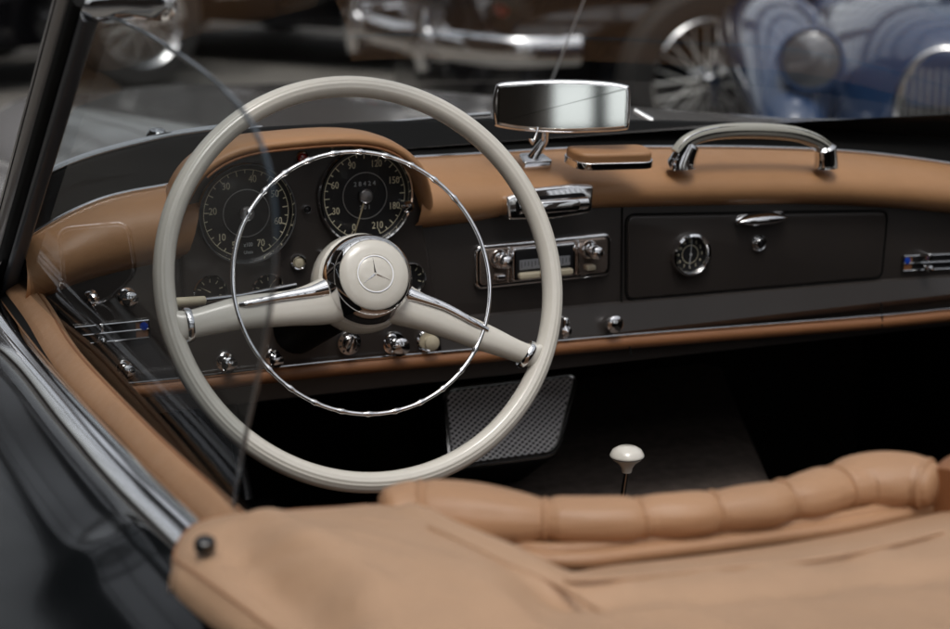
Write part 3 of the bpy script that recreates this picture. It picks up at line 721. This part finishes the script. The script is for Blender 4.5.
# grab handle
HL, HRr = onY(682, 160, -.004), onY(825, 160, -.004)
gh = None
bp = [onY(x, y, -.012) for x, y in [(676, 153), (686, 142), (704, 134.5), (730, 131), (765, 131), (795, 134), (816, 141), (829, 150)]]
rows = []; P = resample(catmull(bp, 6), 40)
gh = obj('grab_handle', G().tube(P, [.0078+.0016*sin(pi*i/39) for i in range(40)], 20, up=(0, -.5, 1), flat=.9), mat('handle_ivory', (.42, .41, .36), .25, coat=.6), dash)
for dz in (-.0052, .0005, .0058):
    obj('handle_strip', G().tube([p+V((0, -.0082+abs(dz)*.42, dz)) for p in P], .0010, 6), BLACK if dz == .0005 else CHROME, gh)
def bracket(lo, hi, r0_, r1_):
    p = onY(*lo, -.010); q = onY(*hi, -.013); k_ = p.lerp(q, .5)
    g = G().tube([p+V((0, .0, -.007)), p+V((0, 0, -.002)), k_, q, q+(q-p).normalized()*.003], [r0_*1.08, r0_*1.05, (r0_+r1_)/2, r1_, r1_*.7], 20, up=(1, 0, 0), flat=.85); return g
obj('bracket', bracket((681, 162), (690, 146), .0158, .0118), CHROME, gh)
obj('bracket', bracket((826, 162), (825, 148), .0142, .0132), CHROME, gh)
# speaker grille under the dash
SG = [(443, 391), (576, 375), (555, 454), (450, 468)]
Pn = V((0, -.84, .54)); Pp = V((-.15, .12, .52))
SM = fN(Pp, Pn); SMI = SM.inverted()
sl_ = [(SMI @ at(x, y, Pp, Pn)) for x, y in SG]; so_ = rpoly([(p.x, p.y) for p in sl_], .016, 6)
spk = obj('speaker_cabinet', G().prism(offset(so_, .006), -.10, .001, .004), BLACK, car, SM)
fr = [(x, y, .002) for x, y in so_]; fr_ = obj('speaker_frame', G().tube(fr, .0036, 8, closed=True), mat('dark_chrome', (.6, .59, .58), .2, 1), spk, SM)
# perforated metal sheet: real diamond strands
ins = offset(so_, -.0005)
def inside(x, y):
    c_ = False; n_ = len(ins)
    for i in range(n_):
        x1, y1 = ins[i]; x2, y2 = ins[i-1]
        if (y1 > y) != (y2 > y) and x < (x2-x1)*(y-y1)/(y2-y1)+x1: c_ = not c_
    return c_
g = G(); xs = [p[0] for p in ins]; ys = [p[1] for p in ins]; pw, ph = .0090, .0062
for j in range(int((max(ys)-min(ys))/(ph/2))+2):
    for i in range(int((max(xs)-min(xs))/pw)+2):
        cx = min(xs)+i*pw+(pw/2 if j % 2 else 0); cy = min(ys)+j*ph/2
        if not inside(cx, cy): continue
        for dx, dy in ((pw/2, ph/2), (-pw/2, ph/2)):
            if inside(cx+dx, cy+dy):
                l = math.hypot(dx, dy); tx, ty = -dy/l*.0011, dx/l*.0011
                g.add([(cx-tx, cy-ty, .002), (cx+dx-tx, cy+dy-ty, .002), (cx+dx+tx, cy+dy+ty, .0032), (cx+tx, cy+ty, .0032)], [(0, 1, 2, 3)])
obj('speaker_mesh', g, mat('mesh_metal', (.85, .83, .82), .55, .1), spk, SM, smooth=False)
# gear lever
gk = onY(627, 456, -.36)
fm = frame(gk, (1, 0, 0), (0, 1, 0)); s = gk
kd = 1.0/1900*((gk-CAM).dot(CF))
gear = obj('gear_lever', G().tube([gk+V((0, 0, -.5*.03)), gk+V((-.004, .004, -.06)), gk+V((-.012, .02, -.25))], [.0024, .0026, .0045], 12), CHROMEW, car)
u = kd
obj('gear_knob', G().lathe([(5*u, -17*u), (6*u, -12*u), (9.5*u, -7*u), (15.5*u, -2.5*u), (17.2*u, -.3*u), (17.4*u, 1.0*u), (17*u, 2.0*u), (14.5*u, 6.5*u), (9*u, 9.5*u), (.0001, 10.5*u)], 48), mat('white_knob', (.72, .69, .62), .22, coat=.7), gear, fm)
obj('knob_seam', G().lathe([(17.0*u, -1.0*u), (17.7*u, -.5*u), (17.0*u, 0)], 48), BLACK, gear, fm)

# rear view mirror
mn = V((-.42, -.90, .13)); mc = onY(561.5, 106, -.02)
MF = fN(mc, mn); MI = MF.inverted()
mo_px = [(495, 88), (500, 83), (520, 81), (560, 79.5), (600, 81), (625, 84.5), (630, 89), (630.5, 107), (629, 126), (624, 130), (600, 132), (560, 133), (525, 131), (498, 127), (494, 122), (492.5, 105)]
mo = [(lambda q: (q.x, q.y))(MI @ at(x, y, mc, mn)) for x, y in mo_px]
mo = [(p.x, p.y) for p in catmull([V((x, y, 0)) for x, y in mo], 5, closed=True)]
A_ = sum(mo[i-1][0]*mo[i][1]-mo[i][0]*mo[i-1][1] for i in range(len(mo)))
if A_ < 0: mo = mo[::-1]
mir = obj('rear_view_mirror', G().prism(mo, -.014, .003, .0045, seg=4), CHROME, car, MF, angle=70)
mi = offset(mo, -.0047)
g = G(); g.prism(mi, .0026, .0036, .0003); obj('mirror_glass', g, MIRR, mir, MF, smooth=False)
bs = onY(533, 160, .02)
obj('mirror_stem', G().tube([mc+V((-.012, .012, -.018)), bs+V((.012, -.004, .022)), bs+V((0, 0, .002))], [.0036, .0042, .0070], 16), CHROME, mir)
obj('mirror_foot', G().prism(rpoly([(-.017, -.012), (.019, -.012), (.015, .013), (-.012, .013)], .004), -.006, .004, .002), CHROMEW, mir, frame(bs, (1, 0, 0), (0, 1, .3)))
obj('mirror_toggle', G().tube([mc+V((-.028, .0, -.022)), mc+V((-.034, -.004, -.034)), mc+V((-.038, -.004, -.036))], [.0014, .0014, .0042], 12), CHROME, mir)
# wipers on the cowl
def wiper(px, yoff):
    P = []
    for x, y in px:
        Y = .1
        for _ in range(12): Y = .5*Y+.5*(ybase(onY(x, y, Y).x)+yoff)
        P.append(onY(x, y, Y))
    o = obj('wiper', G().tube(P, [.0026]*len(P), 8, flat=.7), CHROME, car)
    obj('wiper_blade', G().tube([p+V((0, -.004, -.006)) for p in P], .0024, 6), BLACK, o); return o
wiper([(66, 166), (98, 154), (150, 142), (215, 133), (262, 128)], .012)
wiper([(372, 125), (400, 122), (440, 118), (490, 114)], .03)
wv = obj('wiper_pivot', G().lathe([(.011, 0), (.012, .008), (.008, .014), (.0001, .016)], 24), CHROME, car, frame(onY(157, 142, .14), (1, 0, 0), (0, 1, .2)))
# aerial
a0_, a1_ = at(551, 82, (0, .75, 0), (0, 1, 0)), at(594, -25, (0, .75, 0), (0, 1, 0))
aer = obj('aerial', G().tube([a0_+(a0_-a1_)*.5, a0_, a1_], [.0022, .0018, .001], 8), STEEL, car)
obj('far_wiper', G().tube([onY(634, 110, .2), onY(652, 121, .19)], [.003, .0045], 8), CHROMEW, car)

# ------------------------------------------------------------------ seat and cover
ctr = [(392, 516), (420, 514), (470, 516), (512, 519), (545, 520), (560, 520), (592, 520), (625, 519), (640, 518), (656, 516), (680, 515), (700, 513), (715, 511), (742, 508), (765, 505), (785, 500), (805, 497), (825, 491), (840, 488), (858, 483), (882, 481), (908, 481), (927, 484)]
rpx = [29, 34, 33, 28, 21.5, 23.5, 23.5, 22.5, 20, 21.5, 22.5, 22, 20, 21.8, 22.2, 20.2, 22.8, 23.5, 22.5, 27, 29, 27.5, 25]
P3 = []
for (x, y), r in zip(ctr, rpx):
    p = onZ(x, y, .748); t = (p-CAM).dot(CF); P3.append(V((p.x, p.y, p.z)).to_4d()); P3[-1].w = r*t/1900
cp = catmull([V((p.x, p.y, p.z)) for p in P3], 12); cr = catmull([V((p.w, 0, 0)) for p in P3], 12)
SEAM = [k*12 for k in (1, 4, 8, 12, 15, 18, 22)]
seat = None
rows = []; N = len(cp)
for i, p in enumerate(cp):
    a = cp[max(i-1, 0)]; b = cp[min(i+1, N-1)]; t = (b-a).normalized(); x = (V((0, 0, 1))-t*t.z).normalized(); y = t.cross(x)
    ds = min(abs(i-k) for k in SEAM); r = []
    for k in range(72):
        a_ = 2*pi*k/72; wr = noise.noise(V((i*.035, 3*cos(a_), 3*sin(a_))))*.030+noise.noise(V((i*.06, 9*cos(a_), 9*sin(a_))))*.022*exp(-ds/9.)
        f_ = (1+wr)*(1-.075*exp(-(ds/1.7)**2)-.03*exp(-(ds/6.)**2)); r.append(p+x*(cr[i].x*f_*cos(a_))+y*(cr[i].x*1.25*f_*sin(a_)))
    rows.append(r)
g = G().grid(rows, closeu=True)
# end caps, rounded
for row, s in ((rows[0], -1), (rows[-1], 1)):
    c = sum(row, V())/72; dirv = (cp[0]-cp[1]).normalized() if s < 0 else (cp[-1]-cp[-2]).normalized()
    ring = [row]+[[c+(p-c)*f_+dirv*h_ for p in row] for f_, h_ in ((.96, .003), (.8, .006), (.4, .008), (.02, .0085))]
    g.grid(ring, closeu=True)
seatb = obj('seat_backrest', g, TAN, car, angle=80)
# seams in the pleats
for k in (4, 8, 12, 15, 18, 22, 1):
    i = min(k*12, N-2); p = cp[i]; t = (cp[i+1]-cp[i-1]).normalized(); x = (V((0, 0, 1))-t*t.z).normalized(); y = t.cross(x); r = cr[i].x
    obj('piping', G().tube([p+x*(r*.915*cos(2*pi*q/36))+y*(r*1.145*sin(2*pi*q/36)) for q in range(36)], .0022, 8, closed=True), TAN, seatb)
# lower cushion of the backrest
lo = [onZ(x, y, .722) for x, y in [(430, 548), (515, 552), (640, 546), (760, 535), (860, 520), (930, 505)]]
fw = V((.1, 1, 0)).normalized()
rows = [[p+V((0, -.004, -.03)) for p in lo], [p for p in lo], [p+V((0, .01, .008)) for p in lo], [p+fw*.05+V((0, 0, .012)) for p in lo], [p+fw*.10+V((0, 0, -.02)) for p in lo], [p+fw*.16+V((0, 0, -.25)) for p in lo], [p+fw*.20+V((0, 0, -.5)) for p in lo]]
obj('backrest_cushion', loft(rows, 40), TAN, seatb)
pp = resample(catmull([onZ(x, y, .735) for x, y in [(500, 545), (560, 549), (640, 542), (740, 531), (830, 519), (890, 507), (924, 499)]], 6), 40)
obj('piping', G().tube(pp, .0042, 10), TAN, seatb)
pp = resample(catmull([onZ(x, y, .730) for x, y in [(520, 558), (580, 560), (640, 553), (740, 541), (830, 529), (890, 517), (940, 505)]], 6), 40)
obj('piping', G().tube(pp, .0060, 10), TAN, seatb)
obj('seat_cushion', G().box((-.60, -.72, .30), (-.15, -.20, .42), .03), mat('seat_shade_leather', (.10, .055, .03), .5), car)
# far seat, its shoulder just enters the frame
r_ = [onZ(x, y, .74) for x, y in [(946, 500), (968, 492), (1000, 488), (1070, 480)]]
g = G().tube(catmull(r_, 6), [.022+.001*i for i in range(19)], 20); s2 = obj('passenger_backrest', g, TRIM, car)
# snapped-down tan cover over the folded hood
Fp = [(174, 566), (173, 553), (180, 537), (196, 523), (222, 516), (262, 513), (300, 510), (340, 508), (375, 505), (400, 508), (428, 519), (470, 539), (510, 558), (556, 573), (620, 565), (700, 556), (780, 545), (860, 531), (920, 517), (980, 504), (1060, 488)]
Bp = [(172+ (i*55), 800-0*i) for i in range(len(Fp))]
zf = lambda x: .758 if x < 400 else (.758-.026*min(1, (x-400)/160.))
Fw = resample(catmull([onZ(x, y, zf(x)) for x, y in Fp], 6), 110)
side_ = [(174, 566), (182, 578), (215, 604), (262, 637), (330, 690), (420, 760)]
Sw = resample(catmull([onZ(x, y, .750) for x, y in side_], 6), 110)
d1 = Sw[-1]-Sw[0]
far_ = Fw[-1]+V((-.25, -.75, 0))
NV = 110
grid = []
for j in range(NV):
    v = j/(NV-1); row = []
    for i, p in enumerate(Fw):
        u = i/109; a = Sw[j]; b = Fw[-1].lerp(far_, v); e0 = Fw[0].lerp(Fw[-1], u); e1 = Sw[-1].lerp(far_, u)
        q = p.lerp(e1, v)+(a.lerp(b, u)-Fw[0].lerp(Fw[-1], u).lerp(e1, v))
        row.append(q)
    grid.append(row)
def seg(p, a, b):
    ab = b-a; t = max(0, min(1, (p-a).dot(ab)/ab.dot(ab))); return (p-a-ab*t).length, t
f1a, f1b = onZ(222, 545, .76).to_2d(), onZ(330, 640, .76).to_2d()
f2a, f2b = onZ(420, 520, .76).to_2d(), onZ(560, 582, .76).to_2d()
f3a, f3b = onZ(560, 590, .76).to_2d(), onZ(520, 660, .76).to_2d()
f4a, f4b = onZ(560, 592, .76).to_2d(), onZ(980, 555, .76).to_2d()
f5a, f5b = onZ(330, 560, .76).to_2d(), onZ(540, 640, .76).to_2d()
rows = []
for j, row in enumerate(grid):
    r = []
    for i, p in enumerate(row):
        v = j/(NV-1); u = i/109; e = min(v*4, 1); eu = min(u*10, 1)
        q2 = p.to_2d(); h = .020*(1-(1-min(1, v*5))**2)*(1-(1-min(1, u*9))**2)
        d_, t_ = seg(q2, f1a, f1b); h -= .013*exp(-(d_/.015)**2)*min(1, t_*4+.3)
        d_, t_ = seg(q2, f1a+V((.035, .02)), f1b+V((.035, .02))); h += .006*exp(-(d_/.016)**2)
        d_, t_ = seg(q2, f2a, f2b); h += .006*exp(-(d_/.012)**2)
        d_, t_ = seg(q2, f3a, f3b); h -= .008*exp(-(d_/.02)**2)
        d_, t_ = seg(q2, f4a, f4b); h -= .006*exp(-(d_/.014)**2)
        d_, t_ = seg(q2, f5a, f5b); h += .006*exp(-(d_/.03)**2)
        h += (.007*noise.noise(V((p.x*7, p.y*7, 0)))+.0035*noise.noise(V((p.x*24+p.y*9, p.y*10, 3)))+.0016*noise.noise(V((p.x*60+p.y*30, p.y*22, 7))))*min(1, v*6, u*12)
        r.append(V((p.x, p.y, p.z+h)))
    rows.append(r)
# wrap skirts all round the visible edges
rows = [[p+V((0, .004, -.016)) for p in grid[0]], [p+V((0, .004, -.005)) for p in grid[0]]]+rows
for r in rows:
    a = r[0]; r.insert(0, a+V((-.003, -.002, -.004))); r.insert(0, a+V((-.003, -.002, -.012)))
cover = obj('hood_cover', G().grid(rows), COVER, car, angle=80)
def oncover(pts, dz=.0006):
    o = []
    for x, y in pts:
        q = onZ(x, y, .775); best = min((p for r in rows[3:] for p in r[3:]), key=lambda p: (pxy(p)[0]-x)**2+(pxy(p)[1]-y)**2); o.append(best+V((0, 0, dz)))
    return o
def pxy(p):
    d_ = p-CAM; z_ = d_.dot(CF); return (475+FPX*d_.dot(CR)/z_, 314.5-FPX*d_.dot(CU)/z_)
for ln in ([(428, 526), (470, 547), (510, 566), (556, 588), (600, 612), (640, 640)], [(566, 584), (640, 580), (720, 571), (800, 561), (880, 548), (945, 534)]):
    P = oncover(ln); P = resample(catmull(P, 6), 50)
    for _ in range(6): P = [P[0]]+[(P[i-1]+P[i]+P[i+1])/3 for i in range(1, 49)]+[P[-1]]
    obj('cover_seam', G().tube(P, .0016, 8), COVER, cover)
hem = []
for j in range(3, len(rows)-2): hem.append(rows[j][4]+V((0, 0, .0004)))
hem = [rows[3][k]+V((0, 0, .0004)) for k in range(40, 3, -2)]+hem
obj('hem_stitching', G().tube(hem, .0007, 6), TRIM, cover)
cp0 = onZ(205, 545, .768)
obj('snap_fastener', G().lathe([(.0062, -.003), (.0066, .001), (.0058, .0035), (.0035, .005), (.0001, .0054)], 24), mat('snap_dark', (.08, .08, .08), .2, 1), cover, frame(cp0, (1, 0, 0), (.2, 1, .2)))

# ------------------------------------------------------------------ cars standing beyond
SPOKEP = mat('spoke_silver', (.62, .62, .60), .35, .3)
def make_wheel(R, par, m, n=24, thick=.0045):
    "wheel in local frame: axis = +z outward"
    t = obj('wheel', G().lathe([(R*.66, -.07), (R*.72, -.085), (R*.93, -.085), (R, -.06), (R, .0), (R*.93, .03), (R*.74, .032), (R*.66, .02)], 64), TYRE, par, m)
    obj('rim', G().lathe([(R*.60, -.05), (R*.66, -.02), (R*.70, .024), (R*.675, .034), (R*.64, .022), (R*.60, .0)], 64), CHROMEW, t, m)
    g = G()
    for k in range(n):
        a = 2*pi*k/n; sg = 1 if k % 2 else -1; b = a+sg*.35
        g.tube([(.045*cos(b), .045*sin(b), .035 if k % 4 < 2 else -.02), (R*.64*cos(a), R*.64*sin(a), -.005)], thick, 6)
    obj('wire_spokes', g, SPOKEP, t, m)
    obj('hub', G().lathe([(.05, -.06), (.05, .03), (.04, .05), (.03, .065), (.0001, .07)], 24), CHROME, t, m)
    g = G().box((-.012, -.085, .045), (.012, .085, .065), .005); obj('knock_off_ear', g, CHROME, t, m)
    return t
def carbody(secs, par, m, mat_, name='body', p=2.6, zb=.22, nn=40):
    "secs: (x, half width, top z)"
    S = catmull([V(q) for q in secs], 8); rows = []
    for q in S:
        r = []
        for k in range(nn+1):
            a = pi*k/nn; c_, s_ = cos(a), sin(a)
            r.append((q.x, q.y*(abs(c_)**(2/p))*(1 if c_ > 0 else -1), zb+(q.z-zb)*abs(s_)**(2/p)))
        rows.append(r)
    g = G().grid(rows); g.add(rows[0], [tuple(range(nn+1))]); g.add(rows[-1], [tuple(range(nn+1))])
    return obj(name, g, mat_, par, m, angle=70)
def classic_car(name, label, loc, rz, paint, L_=4.2, W_=.78, hood_z=.88, roof_z=1.38, wheels=True, group=None):
    root = empty(name, label, 'car', loc, rz, group); m = WM[root.name]; h = L_/2
    bd = carbody([(-h, W_*.55, .62), (-h*.9, W_*.8, .82), (-h*.55, W_*.92, .92), (-.2, W_*.95, .93), (h*.35, W_*.85, .92), (h*.75, W_*.62, hood_z), (h*.95, W_*.48, hood_z*.92), (h, W_*.40, hood_z*.72)], root, m, paint)
    cb = carbody([(-h*.72, W_*.5, .9), (-h*.5, W_*.78, roof_z*.88), (-.35, W_*.86, roof_z), (.3, W_*.85, roof_z*.98), (.72, W_*.8, .98), (.80, W_*.7, .9)], root, m, paint, 'cabin', 3.2, .85)
    for s in (-1, 1):
        g = G(); P = catmull([V((x, s*W_*.86, z)) for x, z in ((h*.98, .60), (h*.93, .76), (h*.72, .86), (h*.4, .72), (h*.1, .42), (-h*.05, .30))], 8)
        rr_ = catmull([V((r, 0, 0)) for r in (.09, .14, .15, .14, .10, .05)], 8)
        g.tube(P, [q.x for q in rr_], 24, up=(0, 1, 0)); obj('wing', g, paint, root, m, angle=80)
        g = G(); P = catmull([V((x, s*W_*.84, z)) for x, z in ((-h*.15, .36), (-h*.35, .68), (-h*.58, .84), (-h*.8, .62), (-h*.97, .42))], 8)
        rr_ = catmull([V((r, 0, 0)) for r in (.06, .13, .15, .14, .08)], 8)
        g.tube(P, [q.x for q in rr_], 24, up=(0, 1, 0)); obj('wing', g, paint, root, m, angle=80)
        hm = m @ frame((h*.93, s*W_*.66, .70), (0, 1, 0), (0, 0, 1))
        hl = obj('headlight', G().lathe([(.0001, -.16), (.07, -.12), (.105, -.04), (.115, 0), (.118, .012), (.105, .02), (.1, .012)], 40), CHROME, root, hm)
        obj('lens', G().lathe([(.1, .010), (.07, .026), (.0001, .034)], 32), mat('lens_glass', (.55, .57, .58), .12, .3, coat=1) if 'lens_glass' not in bpy.data.materials else bpy.data.materials['lens_glass'], hl, hm)
        obj('side_lamp', G().lathe([(.03, 0), (.03, .02), (.02, .035), (.0001, .04)], 20), REDL, root, m @ frame((h*.98, s*W_*.8, .60), (0, 1, 0), (0, 0, 1)))
    for e in (1, -1):
        P = catmull([V((e*(h-.25), -W_*1.02, .46)), V((e*(h+.02), -W_*.95, .46)), V((e*(h+.12), -W_*.5, .46)), V((e*(h+.14), 0, .46)), V((e*(h+.12), W_*.5, .46)), V((e*(h+.02), W_*.95, .46)), V((e*(h-.25), W_*1.02, .46))], 8)
        b = obj('bumper', G().tube(P, .028, 16, up=(0, 0, 1), flat=.55) if False else G().tube(P, .055, 16, up=(0, 0, 1), flat=.45), CHROME, root, m)
        for s in (-1, 1): obj('overrider', G().tube([(e*(h+.15), s*W_*.45, .36), (e*(h+.17), s*W_*.45, .46), (e*(h+.15), s*W_*.45, .58)], [.028, .036, .022], 14), CHROME, b, m)
    gr = obj('grille', G().prism(rpoly([(-.24, -.22), (.24, -.22), (.20, .16), (0, .2), (-.20, .16)], .05), -.03, .012, .01), CHROME, root, m @ frame((h*.99, 0, .58), (0, 1, 0), (-.12, 0, 1)))
    g = G()
    for k in range(13): g.box((-.18+.03*k-.004, -.18, .012), (-.18+.03*k+.004, .14, .022), .002)
    obj('grille_bars', g, CHROMEW, gr, m @ frame((h*.99, 0, .58), (0, 1, 0), (-.12, 0, 1)))
    if wheels:
        for sx_ in (h*.66, -h*.60):
            for s in (-1, 1):
                make_wheel(.335, root, m @ frame((sx_, s*(W_+.10), .335), (s*-1.0, 0, 0), (0, 0, 1)))
    obj('sill', G().box((-h*.5, -W_*.72, .20), (h*.5, W_*.72, .30), .03), BLACK, root, m)
    return root
BLK = mat('black_paint', (.006, .006, .007), .12, coat=1, coatr=.03)
BLUP = mat('blue_paint', (.022, .050, .12), .16, coat=1, coatr=.02)
classic_car('vintage_car', 'black vintage car with wire wheel and chrome bumper behind the mirror', (3.87, 4.93, 0), pi, BLK, W_=.80)
classic_car('vintage_car', 'black saloon farthest away behind the top of the steering wheel', (2.75, 8.25, 0), atan2(-.84, .54), BLK)
pD = onZ(20, 62, .2)
classic_car('vintage_car', 'dark car beyond the windscreen pillar at the upper corner', (pD.x-.9, pD.y+.9, 0), .25, BLK)
# blue sports car facing the camera
hv = V((-.56, -.83, 0)).normalized(); fc = V((1.95, 1.99, 0)); L2 = 3.9
org = fc-hv*(L2/2); root = empty('sports_car', 'light blue classic sports car with arched slatted grille', 'car', org, atan2(hv.y, hv.x)); m = WM[root.name]; h = L2/2
carbody([(-h, .35, .55), (-h*.8, .55, .75), (-.5, .60, .80), (.2, .56, .80), (h*.6, .46, .79), (h*.88, .33, .755), (h*.985, .20, .69), (h, .13, .60)], root, m, BLUP, p=2.3)
carbody([(-h*.5, .35, .8), (-.75, .48, 1.08), (-.4, .50, 1.12), (.0, .48, 1.0), (.25, .45, .8)], root, m, BLUP, 'cabin', 3, .75)
for s in (-1, 1):
    P = catmull([V((x, s*y, z)) for x, y, z in ((h*1.02, .36, .36), (h*.97, .37, .45), (h*.84, .39, .53), (h*.6, .43, .58), (h*.3, .48, .54), (h*.0, .52, .40))], 8)
    rr_ = catmull([V((r, 0, 0)) for r in (.04, .085, .125, .16, .16, .10)], 8)
    obj('wing', G().tube(P, [q.x for q in rr_], 28, up=(0, 1, 0)), BLUP, root, m, angle=80)
    hm = m @ frame((h*.965, s*.33, .63), (0, 1, 0), (-.15, 0, 1))
    hl = obj('headlight', G().lathe([(.0001, -.2), (.06, -.13), (.080, -.03), (.083, 0), (.085, .012), (.078, .018), (.073, .01)], 40), BLUP, root, hm)
    obj('lens', G().lathe([(.073, .010), (.05, .022), (.0001, .028)], 32), mat('lens_grey', (.10, .11, .13), .15, .2, coat=1) if 'lens_grey' not in bpy.data.materials else bpy.data.materials['lens_grey'], hl, hm)
    for xx in (h*.62, -h*.6): make_wheel(.31, root, m @ frame((xx, s*.50, .31), (-s*1.0, 0, 0), (0, 0, 1)))
gm = m @ frame((h*1.0, 0, .50), (0, 1, 0), (-.14, 0, 1))
arch = [(.115*cos(a), .16*sin(a)+.01) for a in [pi*k/16 for k in range(17)]]+[(-.11, -.08), (-.07, -.15), (.07, -.15), (.11, -.08)]
gr = obj('grille', G().prism(arch, -.06, .004, .003), DIAL, root, gm)
obj('grille_surround', G().tube([(x, y, .006) for x, y in arch], .009, 12, closed=True), CHROME, gr, gm)
g = G()
for k in range(11):
    x = -.095+.019*k; t = .16*sqrt(max(0, 1-(x/.115)**2)); g.box((x-.003, -.13, .003), (x+.003, t, .014), .002)
obj('grille_bars', g, CHROMEW, gr, gm)
obj('bumper', G().tube(catmull([V((h*.9, -.62, .38)), V((h*1.05, -.45, .38)), V((h*1.09, 0, .38)), V((h*1.05, .45, .38)), V((h*.9, .62, .38))], 8), .04, 14, up=(0, 0, 1), flat=.5), CHROME, root, m)

# ------------------------------------------------------------------ unseen hall: walls and deck added to shape reflections, iron frame of a glazed roof
WALL = mat('dark_brick_wall', (.10, .075, .06), .85, var=.25, vscale=2, bump=.4, bscale=30)
IRON = mat('roof_iron', (.03, .032, .033), .5)
hall = empty('added_hall', 'unseen dark brick hall with window openings, added to shape light and reflections', 'building', (0, 0, 0))
def added_wall(a, b, hgt, th=.3, openings=None):
    a, b = V(a), V(b); Lw = (b-a).length; X = (b-a).normalized(); mm = frame(a, X, (0, 0, 1)); g = G()
    ops = openings or []; x = 0
    for o0, o1, z0, z1 in ops:
        g.box((x, 0, -th/2), (o0, hgt, th/2), .01, mm); g.box((o0, 0, -th/2), (o1, z0, th/2), .01, mm); g.box((o0, z1, -th/2), (o1, hgt, th/2), .01, mm); x = o1
    g.box((x, 0, -th/2), (Lw, hgt, th/2), .01, mm); o = obj('added_wall', g, WALL, hall, smooth=False)
    g = G()
    for o0, o1, z0, z1 in ops:
        for k in range(1, 7): xx = o0+(o1-o0)*k/7; g.box((xx-.05, z0, -.03), (xx+.05, z1, .03), .005, mm)
        for k in range(1, 10): zz = z0+(z1-z0)*k/10; g.box((o0, zz-.05, -.028), (o1, zz+.05, .028), .005, mm)
    if ops: obj('window_frame', g, IRON, hall, smooth=False)
added_wall((-11, 15, 0), (14, 15, 0), 6, openings=[(1, 7.5, 1.0, 5.6), (8.5, 15, 1.0, 5.6), (16, 23, 1.0, 5.6)])  # unseen front side, openings added so the chrome reflects sky
added_wall((-11, -11, 0), (-11, 15, 0), 6)  # unseen sides, added to put dark contrast into the chrome
added_wall((14, -11, 0), (14, 15, 0), 6)
added_wall((-11, -11, 0), (14, -11, 0), 6, openings=[(6.0, 9, .8, 5.4), (11, 14, .8, 5.4), (16, 19, .8, 5.4)])
g = G()
for k in range(9): y = -10.5+3.1*k; g.box((-11, y-.10, 5.9), (14, y+.10, 6.3), .01)
obj('roof_beam', g, IRON, hall, smooth=False)
obj('added_shade_deck', G().box((-11.2, -11.2, 6.32), (-3.6, 15.2, 6.5), .01), IRON, hall, smooth=False)  # unseen solid deck, added so the body side reflects something dark
g = G()
for k in range(17): x = -10.5+1.5*k; g.box((x-.04, -11, 6.0), (x+.04, 15, 6.15), .005)
obj('roof_bar', g, IRON, hall, smooth=False)
